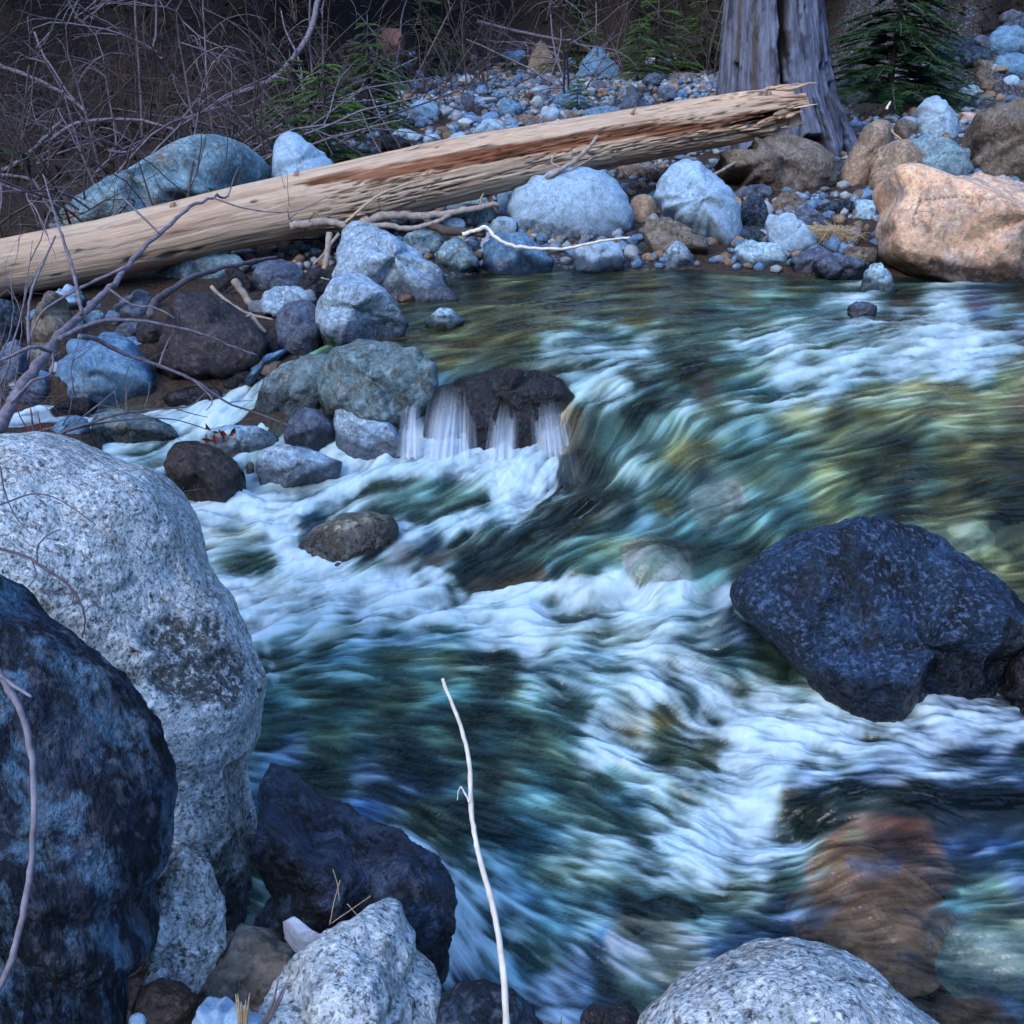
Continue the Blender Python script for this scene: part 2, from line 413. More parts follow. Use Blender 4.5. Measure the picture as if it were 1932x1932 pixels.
# ground
def ground_mat():
    t = NT('ground_soil'); g = t.n('ShaderNodeNewGeometry'); co = g.outputs['Position']
    big = t.noise(co, .9, 5, .6)
    v = t.vor(co, 26); vs = t.vor(co, 60)
    peb = t.ramp(v.outputs['Distance'], [(.0, 1.0), (.55, .25)])
    stone = t.mix(t.ramp(v.outputs['Color'], [(.35, 0), (.65, 1)]), (.20,.25,.32), (.17,.13,.10))
    litter = t.mix(t.noise(co, 18, 6, .7), (.018,.012,.009), (.10,.065,.048))
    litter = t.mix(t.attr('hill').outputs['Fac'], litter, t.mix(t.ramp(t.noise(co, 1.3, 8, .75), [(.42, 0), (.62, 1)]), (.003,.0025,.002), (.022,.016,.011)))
    f = t.ramp(big, [(.42, 0), (.56, 1)])
    zone = t.attr('gravel').outputs['Fac']
    col = t.mix(t.math('MULTIPLY', t.math('ADD', f, zone, clamp=True), zone), litter, t.mix(1.0, stone, peb, 'MULTIPLY'))
    col = t.mix(t.attr('bed').outputs['Fac'], col, t.attr('bedcol').outputs['Color'])
    h = t.math('ADD', t.math('MULTIPLY', v.outputs['Distance'], -1.0), t.math('ADD', t.noise(co, 30, 6, .7), t.math('MULTIPLY', vs.outputs['Distance'], -.4)))
    return t.done(t.bsdf(col, .85, .2, t.bump(h, .9, .03)))

def water_mat():
    t = NT('stream_water')
    foam = t.attr('foam').outputs['Fac']; tint = t.attr('tint').outputs['Color']; st = t.attr('streak').outputs['Fac']
    g = t.n('ShaderNodeNewGeometry')
    fine = t.noise(g.outputs['Position'], 60, 6, .7)
    hgt = t.math('ADD', t.math('MULTIPLY', st, .8), t.math('MULTIPLY', fine, .18))
    nb = t.bump(hgt, .4, .015)
    body = t.n('ShaderNodeBsdfDiffuse'); t.l(tint, body.inputs[0]); t.l(nb, body.inputs['Normal'])
    tr = t.n('ShaderNodeBsdfTransparent')
    t.l(t.mix(.25, (.80,.93,.90), (.9,.95,.9)), tr.inputs[0])
    m1 = t.n('ShaderNodeMixShader'); t.l(t.attr('opaq').outputs['Fac'], m1.inputs[0]); t.l(tr.outputs[0], m1.inputs[1]); t.l(body.outputs[0], m1.inputs[2])
    gl = t.n('ShaderNodeBsdfGlossy'); gl.inputs['Roughness'].default_value = .16; t.l(nb, gl.inputs['Normal'])
    fr = t.n('ShaderNodeFresnel'); fr.inputs['IOR'].default_value = 1.33; t.l(nb, fr.inputs['Normal'])
    m2 = t.n('ShaderNodeMixShader'); t.l(fr.outputs[0], m2.inputs[0]); t.l(m1.outputs[0], m2.inputs[1]); t.l(gl.outputs[0], m2.inputs[2])
    fm = t.n('ShaderNodeBsdfDiffuse'); t.l(t.mix(fine, (.50,.62,.67), (.62,.73,.76)), fm.inputs[0])
    t.l(t.bump(hgt, .22, .02), fm.inputs['Normal'])
    m3 = t.n('ShaderNodeMixShader'); t.l(foam, m3.inputs[0]); t.l(m2.outputs[0], m3.inputs[1]); t.l(fm.outputs[0], m3.inputs[2])
    return t.done(m3.outputs[0])

def fall_mat():
    t = NT('falling_water')
    a = t.attr('fuv').outputs['Vector']
    n = t.noise(a, 1.0, 4, .6)
    f = t.math('MULTIPLY', t.ramp(n, [(.30, .15), (.58, .97)]), t.attr('edge').outputs['Fac'])
    tr = t.n('ShaderNodeBsdfTransparent')
    fm = t.n('ShaderNodeBsdfDiffuse'); fm.inputs[0].default_value = (.72,.80,.86,1)
    tl = t.n('ShaderNodeBsdfTranslucent'); tl.inputs[0].default_value = (.6,.7,.85,1)
    mm = t.n('ShaderNodeMixShader'); mm.inputs[0].default_value = .3; t.l(fm.outputs[0], mm.inputs[1]); t.l(tl.outputs[0], mm.inputs[2])
    m = t.n('ShaderNodeMixShader'); t.l(f, m.inputs[0]); t.l(tr.outputs[0], m.inputs[1]); t.l(mm.outputs[0], m.inputs[2])
    return t.done(m.outputs[0])

# ------------------------------------------------------------------ what the water carries: foam 0..1, water colour, opacity (places read off the photograph)
PAL = dict(k=(.006,.009,.008), o=(.062,.066,.026), g=(.05,.10,.065), t=(.10,.21,.17), y=(.24,.27,.11), n=(.06,.038,.022),
           r=(.24,.11,.055), b=(.03,.062,.11), p=(.30,.34,.27), d=(.022,.042,.032), s=(.30,.22,.12), m=(.05,.12,.105))
WS = """900,520,0,k 1000,535,0,o 1100,530,0,k 1200,540,0,o 1300,525,0,k 1400,545,0,o 1500,535,0,o 1700,560,.05,k 1932,550,0,k 1850,575,.15,b 1100,560,.02,o 1300,570,.02,o 1500,575,.05,g
850,600,.02,o 950,580,.02,o 1050,600,.02,o 1200,600,.03,o 1350,610,.12,g 1450,590,.15,g 1500,615,.35,t 1560,600,.4,m 1620,590,.6,t 1700,590,.5,m 1800,605,.75,t 1900,590,.25,m 1932,620,.4,b
700,640,.02,o 850,650,.02,o 960,660,.02,o 1000,640,.02,o 1040,655,.5,t 1100,665,.45,m 1170,640,.35,g 1220,655,.55,t 1300,640,.2,g 1400,650,.5,t 1480,640,.75,t 1560,650,.45,t 1650,650,.6,t 1750,640,.75,t 1830,650,.95,t 1900,660,.6,m
1080,700,.55,t 1150,690,.5,t 1200,710,.3,d 1300,700,.15,k 1380,700,.12,g 1400,730,.2,t 1500,700,.6,t 1600,690,.7,t 1700,690,.75,t 1800,690,.9,t 1860,700,.6,t 1932,690,.4,y 1900,720,.1,y
1050,740,.2,s 1100,740,.35,t 1160,740,.5,t 1230,760,.02,k 1290,765,.4,t 1330,740,.1,n 1400,760,.45,t 1480,750,.6,t 1560,740,.6,t 1650,750,.35,y 1720,750,.1,y 1800,745,.08,y 1870,770,.03,y 1932,760,.02,s
1060,790,.15,s 1120,800,.08,d 1200,790,.06,k 1240,800,.3,t 1330,810,.35,t 1420,800,.3,t 1500,790,.25,y 1580,780,.1,o 1650,790,.08,o 1750,790,.05,d 1850,800,.03,o 1932,810,.02,o
1050,850,.2,s 1090,860,.1,n 1150,830,.15,m 1200,860,.35,t 1280,850,.12,y 1330,835,.1,o 1400,850,.12,g 1500,850,.1,g 1600,860,.08,o 1700,850,.05,k 1800,860,.06,o 1900,860,.03,k
1070,910,.1,n 1130,890,.12,k 1200,900,.45,t 1260,900,.25,m 1320,890,.05,k 1430,900,.12,g 1500,890,.15,t 1560,900,.1,y 1640,900,.03,k 1750,910,.06,d 1850,920,.03,k 1932,900,.02,k
1050,970,.08,k 1120,950,.03,k 1180,975,.02,k 1260,950,.0,k 1350,945,.1,p 1430,940,.25,t 1500,960,.15,t 1550,940,.1,y 1600,940,.04,g 1700,930,.05,k 1800,960,.04,o 1900,960,.03,k 1850,1000,.02,o 1932,1050,.04,o
1000,1010,.12,m 1100,1000,.25,m 1060,985,.4,m 1200,985,.3,m 1300,1000,.12,t 1400,1000,.15,g 1480,985,.2,t 1500,1010,.05,k 1420,1050,.05,k 1340,1040,.12,m 930,1010,.15,k
880,1060,.06,k 950,1050,.05,n 1020,1050,.1,g 1100,1050,.12,g 1160,1060,.12,t 1240,1060,.1,p 1340,1090,.12,m 1400,1085,.05,k 820,1060,.12,n 930,1100,.0,k 1000,1090,.05,k 1050,1085,.1,k 880,1110,.15,k
780,810,.95,t 820,840,1,t 870,850,.95,t 930,860,.95,t 990,860,.85,t 1030,880,.85,t 760,860,.8,t 700,880,.75,t 650,900,.8,t 640,880,.8,t
800,890,.75,t 880,890,.8,t 950,900,.95,t 1010,910,.95,t 720,915,.4,g 800,925,.12,g 880,920,.3,g 900,945,.25,d 840,945,.1,d 950,940,.95,t 1000,940,.85,t
420,965,.9,t 480,975,.9,t 560,960,.8,t 600,945,.6,m 640,930,.7,t 700,950,.3,d 780,960,.2,d 900,985,.85,t 970,970,.7,t 1030,960,.2,k
430,1000,.45,p 470,1000,.5,y 530,1000,.95,t 560,1010,.9,t 590,985,.12,b 780,1000,.75,t 850,1000,.7,t 920,1000,.3,m
450,1055,.35,g 500,1055,.35,g 540,1040,.9,t 600,1060,.95,t 650,1030,.85,t 700,1050,.15,k 760,1040,.35,n 820,1030,.3,b 690,1070,.3,d
450,1100,.85,t 550,1090,.75,t 620,1100,.9,t 700,1100,.95,t 760,1100,.95,t 830,1100,.8,t 870,1135,.75,t 920,1140,.6,t 980,1120,.9,t 1060,1105,.9,t 1150,1100,.95,t 1200,1115,.9,t 1280,1125,.7,t 1370,1130,.5,b
500,1150,.85,t 600,1140,.7,t 700,1145,.8,t 800,1150,.85,t 900,1160,.9,t 1000,1150,.85,t 1100,1150,.75,t 1200,1160,.75,t 1300,1160,.45,m 1400,1150,.1,k 1460,1170,.02,k 1540,1190,.03,k
560,1200,.55,t 650,1190,.5,t 750,1200,.5,t 850,1200,.4,t 930,1190,.8,t 1000,1210,.95,t 1080,1200,.5,t 1180,1200,.5,t 1300,1210,.45,m 1400,1200,.3,b 1440,1240,.12,d 1550,1240,.1,o 1620,1260,.15,n
540,1250,.35,t 650,1250,.25,t 750,1240,.15,g 850,1230,.15,g 950,1250,.25,d 1050,1250,.5,t 1140,1250,.45,t 1230,1250,.75,t 1300,1265,.85,t 1380,1250,.3,m 1480,1270,.1,d 1500,1300,.5,t 1600,1290,.6,t 1700,1310,.7,t 1800,1320,.65,b
530,1310,.2,t 650,1300,.12,g 750,1300,.06,d 850,1300,.06,g 950,1290,.1,d 1000,1320,.25,t 1060,1310,.55,t 1150,1290,.5,t 1230,1300,.85,t 1290,1300,.45,g 1360,1300,.75,t 1450,1330,.85,t 1560,1340,.9,t 1700,1350,.85,t 1820,1370,.8,b 1900,1390,.7,b
520,1370,.12,g 620,1360,.1,g 720,1360,.06,d 820,1370,.08,g 900,1370,.05,k 1000,1380,.08,d 1080,1350,.3,m 1130,1370,.75,t 1200,1370,.35,o 1250,1360,.15,o 1310,1360,.8,t 1400,1380,.9,t 1500,1400,.95,t 1600,1400,.9,t 1750,1400,.65,b 1850,1410,.5,b 1932,1430,.15,d
540,1420,.3,b 640,1410,.15,g 740,1420,.1,d 850,1430,.06,d 950,1420,.05,d 1050,1420,.12,m 1120,1430,.65,t 1200,1430,.6,t 1270,1430,.35,o 1330,1430,.3,o 1380,1440,.85,t 1460,1440,.9,t 1560,1435,.7,t 1700,1440,.45,b 1850,1450,.3,b
620,1450,.12,d 700,1460,.3,b 770,1480,.4,b 820,1470,.04,k 930,1470,.05,k 1050,1490,.15,m 1150,1480,.12,d 1240,1470,.45,t 1320,1480,.6,t 1400,1490,.8,t 1460,1480,.7,t 1520,1470,.4,b 1650,1470,.35,b 1800,1470,.3,b 1932,1475,.2,b
700,1520,.12,b 790,1540,.15,d 870,1520,.08,d 950,1520,.12,m 1050,1540,.1,d 1150,1540,.25,m 1250,1530,.5,t 1340,1540,.8,t 1430,1540,.9,t 1500,1530,.1,n 1490,1505,.15,n 1600,1500,.0,k 1750,1510,.0,k 1900,1510,.0,k 1550,1550,.02,k 1700,1550,.0,k 1880,1560,.0,k
830,1580,.5,t 900,1570,.2,m 980,1580,.2,m 1060,1590,.3,m 1140,1590,.55,t 1200,1600,.3,d 1260,1590,.6,t 1350,1600,.85,t 1430,1600,.9,t 1500,1590,.7,t 1530,1620,.35,t 1600,1600,.04,r 1680,1610,.03,r 1780,1610,.05,b 1900,1600,.08,b
850,1640,.5,t 920,1640,.35,m 1000,1640,.12,d 1080,1640,.3,m 1160,1640,.35,m 1250,1640,.65,t 1340,1650,.85,t 1430,1650,.6,t 1500,1660,.3,t 1560,1640,.05,r 1650,1650,.08,b 1720,1660,.03,r 1800,1650,.1,n 1870,1620,.4,b 1932,1660,.3,b
880,1700,.6,t 950,1700,.4,m 1030,1700,.12,d 1110,1700,.15,d 1180,1705,.0,k 1260,1715,.02,k 1320,1700,.35,m 1400,1690,.4,t 1480,1700,.2,b 1560,1690,.08,n 1650,1710,.04,r 1720,1720,.05,r 1800,1700,.1,t 1870,1680,.2,t
880,1760,.8,t 950,1750,.5,t 1030,1760,.2,m 1100,1750,.3,m 1150,1770,.1,b 1220,1745,.2,p 1320,1745,.35,t 1400,1750,.2,b 1480,1740,.3,b 1560,1750,.15,b 1640,1760,.04,r 1700,1770,.03,n 1780,1740,.05,k
870,1810,.8,b 940,1800,.6,t 1020,1800,.25,m 1100,1820,.3,b 1160,1800,.3,b 1250,1800,.25,p 1330,1790,.15,b 1700,1830,.02,k 1780,1840,.02,k 1870,1850,.04,b
860,1850,.5,b 950,1840,.3,m 1050,1850,.4,b 1100,1840,.15,b 1140,1860,.02,k 1200,1850,.3,m 1720,1880,.02,n 1850,1890,.04,n 1932,1900,.1,b 1050,1900,.5,b 1150,1900,.15,b 1200,1910,.3,m
430,760,.85,t 480,730,.6,m 400,790,.85,t 330,770,.6,m 380,760,.7,t 460,745,.8,t 130,795,.6,b 60,800,.6,b 280,845,.5,m 350,800,.7,t 540,720,.3,t 580,680,.3,t 500,760,.3,t 620,670,.1,g""".split()
WSP, WSF, WSC = [], [], []
for s_ in WS:
    a, b, c, d = s_.split(',')
    WSP.append((float(a), float(b))); WSF.append(float(c)); WSC.append(PAL[d])
WSP = np.array(WSP); WSF = np.array(WSF); WSC = np.array(WSC)
# flow directions seen on the photograph (from -> to)
FLOW = [(1900,560,1700,570),(1500,560,1300,560),(1200,600,1050,620),(950,600,800,640),(850,650,720,660),(1900,640,1750,660),(1600,620,1450,650),(1400,650,1150,670),
 (1200,690,1080,720),(1932,740,1700,750),(1700,720,1500,760),(1500,760,1300,800),(1300,760,1180,840),(1180,800,1090,880),(1900,830,1700,820),(1700,850,1500,870),(1500,840,1350,880),
 (1350,870,1230,920),(1220,880,1120,950),(1100,850,1050,910),(1900,920,1650,925),(1650,930,1480,980),(1480,950,1330,980),(1280,960,1100,985),(1100,980,950,1060),(1500,980,1400,1080),(1400,1010,1250,1040),
 (1250,1000,1100,1050),(1100,1060,1000,1095),(980,1060,880,1120),(900,1010,780,1080),(830,840,790,880),(930,860,880,890),(1030,880,980,930),(850,900,700,930),(980,940,850,1000),(700,950,600,1000),
 (780,1020,640,1080),(560,970,430,970),(650,1050,500,1120),(500,1020,420,1040),(800,1120,600,1140),(1000,1150,850,1150),(1250,1120,1080,1120),(1400,1160,1250,1170),(1150,1180,980,1210),(700,1180,500,1240),
 (850,1250,650,1240),(700,1320,520,1320),(950,1300,750,1310),(1100,1250,1000,1240),(1250,1230,1120,1220),(900,1400,700,1400),(1050,1400,900,1390),(650,1420,520,1400),
 (1100,1300,1050,1260),(1250,1400,1130,1310),(1350,1370,1250,1250),(1500,1330,1350,1270),(1600,1370,1430,1330),(1800,1390,1620,1360),(1932,1410,1800,1390),(1932,1470,1700,1460),(1700,1460,1520,1450),(1500,1420,1350,1370),
 (1350,1450,1200,1400),(1250,1480,1100,1440),(1900,1520,1600,1500),(1600,1520,1500,1550),(1480,1500,1350,1480),(1450,1600,1350,1500),(1400,1640,1300,1560),(1300,1600,1150,1560),(1150,1500,1000,1460),
 (1100,1600,950,1560),(950,1520,800,1500),(850,1600,800,1540),(1000,1680,900,1640),(1200,1660,1050,1620),(900,1750,860,1680),(940,1830,880,1760),(1932,1600,1700,1580),(1700,1600,1560,1640),(1560,1640,1440,1710),(1440,1700,1300,1690),
 (1750,1660,1580,1700),(1650,1740,1480,1740),(1480,1740,1300,1730),(1300,1760,1150,1730),(1900,1640,1800,1660),(1850,1720,1700,1750),(1800,1850,1700,1800),(1150,1850,1050,1780),(1932,1880,1800,1850),
 (600,680,520,740),(480,740,380,800),(300,800,100,800),(300,840,240,860)]

# ------------------------------------------------------------------ ground sheet
def axis(lo, hi, c0, c1, fine, n_out):
    a = c0 - np.geomspace(fine, c0 - lo, n_out)[::-1]; b = np.arange(c0, c1, fine); c = c1 + np.geomspace(fine, hi - c1, n_out)
    return np.concatenate([a, b, c])
gx = axis(-120, 120, -4.2, 4.6, .045, 70); gy = axis(-80, 140, 1.0, 11.0, .045, 80)
XX, YY = np.meshgrid(gx, gy)
xr, yr = XX.ravel(), YY.ravel()
GZ = Gf(xr, yr)
Wg = Wf(xr, yr)
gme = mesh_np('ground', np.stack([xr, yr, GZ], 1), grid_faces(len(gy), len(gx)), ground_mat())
pu, pv = proj(np.stack([xr, yr, Wg], 1))
rivm = in_poly(xr, yr, EDGE + [(60, -4), (60, 11)])
bedc = shepard(pu, pv, WSP, WSC, 3, 20) * .9 + .008
bn = np.clip(1 + .9 * fbm(np.stack([xr, yr, 0 * xr], 1) * 7, 3), .25, 2.2)
cattr(gme, 'bedcol', np.clip(bedc * bn[:, None], 0, .6))
fattr(gme, 'bed', sstep(.02, -.06, GZ - Wg))
sdl = seg_dist(xr, yr, EDGE)
fattr(gme, 'gravel', (1 - sstep(-.7, -1.1, xr) * sstep(8.5, 7.8, yr)) * sstep(14.5, 12.0, sdl) * np.where(xr < -1.0, sstep(4.0, 1.5, sdl), 1) * sstep(.25, -.15, fbm(np.stack([xr, yr, 0 * xr + 5], 1) * .5, 3)))  # pebbles masked off the left bank: dark soil stands in for its shade
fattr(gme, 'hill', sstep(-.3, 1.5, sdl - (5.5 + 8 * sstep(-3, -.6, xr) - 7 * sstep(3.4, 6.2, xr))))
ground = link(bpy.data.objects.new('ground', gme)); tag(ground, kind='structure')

# ------------------------------------------------------------------ water sheet
az = np.concatenate([np.linspace(-75, -35, 50)[:-1], np.linspace(-35, 35, 760), np.linspace(35, 80, 50)[1:]])
dep = np.concatenate([np.linspace(60, 9.0, 680)])
AZ, DP = np.meshgrid(np.radians(az), np.radians(dep))
rad = 1.85 / np.tan(DP)
wx = (rad * np.sin(AZ)); wy = (rad * np.cos(AZ))
NR, NC = wx.shape
wz = Wf(wx, wy).reshape(NR, NC)
def blur(a, k):
    for ax in (0, 1):
        ker = np.ones(2 * k + 1) / (2 * k + 1)
        a = np.apply_along_axis(lambda m: np.convolve(np.pad(m, k, mode='edge'), ker, 'valid'), ax, a)
    return a
wz = blur(wz, 4)
P0 = np.stack([wx.ravel(), wy.ravel(), wz.ravel()], 1)
wu, wv = proj(P0)
foam0 = shepard(wu, wv, WSP, WSF, 3.6, 12)
foam0 = np.clip(foam0 * 1.08 - .05, 0, 1) ** 1.2
tint0 = shepard(wu, wv, WSP, WSC, 3.2, 14)
# places with a sharp edge: smooth dark tongues, humps, stones showing through (line, half width, soft, colour, foam, opacity, weight, height)
bulge = np.zeros(foam0.shape)
PT = [([(870,1100),(930,1060),(1010,1015),(1090,980),(1170,965)],34,26,'k',.06,.6,.9,.015),
 ([(905,1120),(960,1100),(1010,1085)],22,14,'n',.0,.6,.9,.0),
 ([(1110,1070),(1200,1040),(1330,1045)],34,30,'g',.10,.6,.75,.02),
 ([(1492,1524),(1570,1516)],15,14,'k',.03,.75,.95,.02),([(1590,1518),(1700,1524),(1960,1528)],30,20,'k',.04,.75,.95,.03),
 ([(1500,1545),(1530,1575)],12,14,'k',.0,.7,.8,.0),
 ([(1570,1650),(1620,1610),(1720,1610),(1750,1660),(1660,1720),(1600,1770),(1700,1790)],48,34,'r',.03,.12,.95,.01),
 ([(1560,1800),(1680,1820),(1740,1860),(1800,1900)],40,30,'n',.03,.25,.8,.0),([(1820,1640),(1932,1620)],26,24,'d',.12,.5,.6,.0),
 ([(1610,1635),(1680,1640)],18,16,'b',.03,.5,.9,.0),
 ([(1190,1722),(1250,1712),(1305,1722)],17,10,'k',.0,.6,1.0,.01),
 ([(1720,1700),(1800,1690)],14,14,'k',.0,.6,.8,.0),([(1710,1830),(1790,1880)],40,30,'k',.02,.5,.8,.0),
 ([(1215,1062),(1262,1066)],42,12,'p',.05,.16,.9,.0),([(1330,948),(1375,938)],30,12,'p',.08,.16,.9,.0),([(1250,958),(1262,955)],14,8,'o',.05,.3,.8,.0),
 ([(1800,998),(1850,995)],16,8,'y',.03,.3,.9,.0),([(1870,1045),(1890,1055)],16,12,'y',.03,.4,.6,.0),
 ([(1800,1780),(1880,1770),(1960,1800)],50,14,'p',.06,.15,.9,.0),([(1850,1740),(1932,1760)],22,16,'y',.06,.3,.7,.0),
 ([(1200,1790),(1280,1800)],55,30,'p',.22,.4,.6,.0),
 ([(640,895),(700,872),(780,850),(900,862),(1020,880)],10,12,'t',.95,1,.6,.0),
 ([(900,1138),(1000,1118),(1100,1104),(1195,1106)],10,10,'t',.97,1,.85,.01),
 ([(1045,870),(1042,920),(1000,955)],8,9,'t',.97,1,.7,.0),([(1070,870),(1068,925)],12,9,'k',.03,.6,.8,.0),
 ([(1480,1490),(1600,1470),(1932,1476)],6,8,'b',.45,.8,.8,.01),
 ([(1180,1440),(1250,1450),(1310,1475)],10,14,'t',.9,1,.6,.01),([(1200,1390),(1260,1420),(1320,1440)],18,16,'o',.12,.7,.7,.0),
 ([(1270,1290),(1300,1320),(1285,1345)],20,20,'o',.2,.7,.6,-.01),
 ([(1400,1600),(1470,1610),(1510,1590)],12,14,'t',.97,1,.7,.0),
 ([(1540,1190),(1420,1170)],34,30,'k',.05,.6,.7,.0),([(1100,745),(1180,735)],16,14,'t',.65,1,.5,.0),
 ([(1180,775),(1250,770),(1290,740)],14,14,'k',.02,.6,.7,.0),
 ([(1400,1150),(1500,1228),(1600,1288),(1750,1335),(1870,1368),(1932,1385)],10,18,'t',.9,1,.75,.012),
 ([(560,1062),(600,1052),(680,1026),(755,1000),(765,985)],7,12,'t',.92,1,.8,.010),([(745,1570),(850,1650),(866,1740),(835,1850)],12,22,'m',.8,1,.7,.015),
 ([(440,1090),(480,1180),(510,1240),(520,1290)],6,10,'t',.8,1,.6,.004),([(1600,604),(1660,604)],5,9,'t',.85,1,.7,.01),([(880,1140),(850,1100),(800,1075)],8,12,'t',.85,1,.5,.0),
 ([(720,935),(830,925),(900,945)],22,20,'g',.14,.6,.7,.01),([(590,985),(575,1005),(580,1030)],12,12,'b',.12,.7,.7,.0)]
tint0 = np.array(tint0)
for pl_, hw, sf, c_, f_, o_, w_, h_ in PT:
    dd = seg_dist(wu, wv, pl_) + 6 * perlin(P0 * 9) 
    m_ = sstep(hw + sf * .5, hw - sf * .5, dd) * w_
    foam0 = foam0 * (1 - m_) + f_ * m_; tint0 = tint0 * (1 - m_[:, None]) + np.array(PAL[c_]) * m_[:, None]
    bulge += h_ * sstep(hw * 1.6 + sf, 0, dd)
fl = []
for (a, b, c, d) in FLOW:
    z = float(Wf([at_z((a + c) / 2, (b + d) / 2, .1)[0]], [at_z((a + c) / 2, (b + d) / 2, .1)[1]])[0])
    p, q = at_z(a, b, z), at_z(c, d, z)
    m = (p + q) / 2; w = (q - p)[:2]; w /= np.linalg.norm(w)
    fl.append((m[0], m[1], w[0], w[1]))
fl = np.array(fl)
fv = shepard(wx, wy, fl[:, :2], fl[:, 2:], 3.0, .15)
# a little turbulence in the direction
ang = .16 * fbm(P0 * np.array([1.5, 1.5, 0]) + 3, 2) + .30 * fbm(P0 * np.array([5.5, 5.5, 0]) + 13, 2)
fv = np.stack([fv[:, 0] * np.cos(ang) - fv[:, 1] * np.sin(ang), fv[:, 0] * np.sin(ang) + fv[:, 1] * np.cos(ang)], 1)
fv /= (np.linalg.norm(fv, axis=1)[:, None] + 1e-6)
def grad_idx(a): return np.gradient(a, axis=0), np.gradient(a, axis=1)
xi, xj = grad_idx(wx); yi, yj = grad_idx(wy)
det = xi * yj - xj * yi
fx, fy = fv[:, 0].reshape(NR, NC), fv[:, 1].reshape(NR, NC)
vi = (yj * fx - xj * fy) / det
vj = (-yi * fx + xi * fy) / det
spd = np.hypot(vi, vj) + 1e-9
vi, vj = vi / spd, vj / spd
def samp(a, I, J):
    I = np.clip(I, 0, NR - 1.001); J = np.clip(J, 0, NC - 1.001)
    i = I.astype(np.int32); j = J.astype(np.int32); f = I - i; g = J - j
    return (a[i, j] * (1 - f) * (1 - g) + a[i + 1, j] * f * (1 - g) + a[i, j + 1] * (1 - f) * g + a[i + 1, j + 1] * f * g)
def lic(srcs, L, step=1.0):
    I0, J0 = np.meshgrid(np.arange(NR, dtype=np.float32), np.arange(NC, dtype=np.float32), indexing='ij')
    acc = [s.copy() for s in srcs]
    for sg in (1, -1):
        I, J = I0.copy(), J0.copy()
        for k in range(L):
            a, b = samp(vi, I, J), samp(vj, I, J)
            I += sg * step * a; J += sg * step * b
            w = 1 - (k + 1) / (L + 1)
            for q, s in enumerate(srcs): acc[q] += w * samp(s, I, J)
    return [(a - a.mean()) / a.std() for a in acc]
n1 = nrg.normal(size=(NR, NC)).astype(np.float32)
n2 = blur(nrg.normal(size=(NR, NC)), 1); n2 = n2 / n2.std()
n3 = fbm(P0 * np.array([24, 24, 8]), 4, .6).reshape(NR, NC); n3 /= n3.std()
n4 = fbm(P0 * np.array([8, 8, 4]) + 9, 4, .6).reshape(NR, NC); n4 /= n4.std()
n5 = fbm(P0 * np.array([6, 6, 4]) + 71, 3).reshape(NR, NC); n5 /= n5.std()
l1, l2 = lic([n1, n2], 9)
l3, l4, l5 = lic([n3, n4, n5], 13, 1.2)
streak = .30 * l1 + .50 * l2 + .60 * l3 + .40 * l4
streak /= streak.std()
# calm water in the upper pool has weaker relief
f0 = foam0.reshape(NR, NC)
amp = np.clip(.12 + f0 * 1.4, .12, 1)
relief = amp * (.0028 * l3 + .0012 * l2 + .0065 * l4 + .004 * n4) * np.clip(rad / 3.5, .5, 1.3)
wz2 = wz + relief + blur(bulge.reshape(NR, NC), 3)
mod = 4 * f0 * (1 - f0)
foam = f0 + (.035 + .12 * mod) * streak + .07 * mod * l4 - .02
tb = fbm(P0 * np.array([15, 15, 6]) + 40, 4, .65).reshape(NR, NC)
foam = foam - .11 + .17 * sstep(.15, .8, f0) * tb + .03 * l1 * f0
foam = (sstep(.0, 1.0, foam) * .8 + .2 * np.clip(foam, 0, 1)) * (.93 + .05 * np.clip(l2, -1, 1))
tint = tint0.reshape(NR, NC, 3) * 1.25 * np.exp((.42 * streak + .34 * l4)[..., None] + l5[..., None] * np.array([.17, .02, -.13]))
Gw = Gf(wx, wy, False).reshape(NR, NC)
depth = wz - Gw
foam = np.clip(foam, 0, 1)
foam = foam * sstep(-.06, .02, depth + .05)
tf = grid_faces(NR, NC)
keep = (depth.ravel()[tf] > -.10).any(1) & (rad.ravel()[tf].max(1) < 16)
tf = tf[keep]
used = np.unique(tf); remap = np.full(NR * NC, -1, np.int64); remap[used] = np.arange(len(used))
V = np.stack([wx.ravel(), wy.ravel(), wz2.ravel()], 1)[used]
wme = mesh_np('water', V, remap[tf], water_mat())
fattr(wme, 'foam', foam.ravel()[used]); cattr(wme, 'tint', np.clip(tint.reshape(-1, 3)[used], 0, .6)); fattr(wme, 'streak', streak.ravel()[used])
opq = np.clip(.55 + .10 * streak + .3 * f0, .2, 1)
for pl_, hw, sf, c_, f_, o_, w_, h_ in PT:
    if o_ < .45:
        m_ = (sstep(hw + sf, hw - sf, seg_dist(wu, wv, pl_)) * w_).reshape(NR, NC)
        opq = opq * (1 - m_) + (o_ + .06 * streak) * m_
opq = np.clip(opq, .15, 1)
fattr(wme, 'opaq', opq.ravel()[used])
water = link(bpy.data.objects.new('water', wme)); tag(water, kind='structure')

# ------------------------------------------------------------------ rocks
_ico = {}
def ico(level):
    if level not in _ico:
        bm = bmesh.new(); bmesh.ops.create_icosphere(bm, subdivisions=level + 1 if level < 1 else level, radius=1.0)
        _ico[level] = (np.array([v.co[:] for v in bm.verts]), np.array([[v.index for v in f.verts] for f in bm.faces]))
        bm.free()
    return _ico[level]

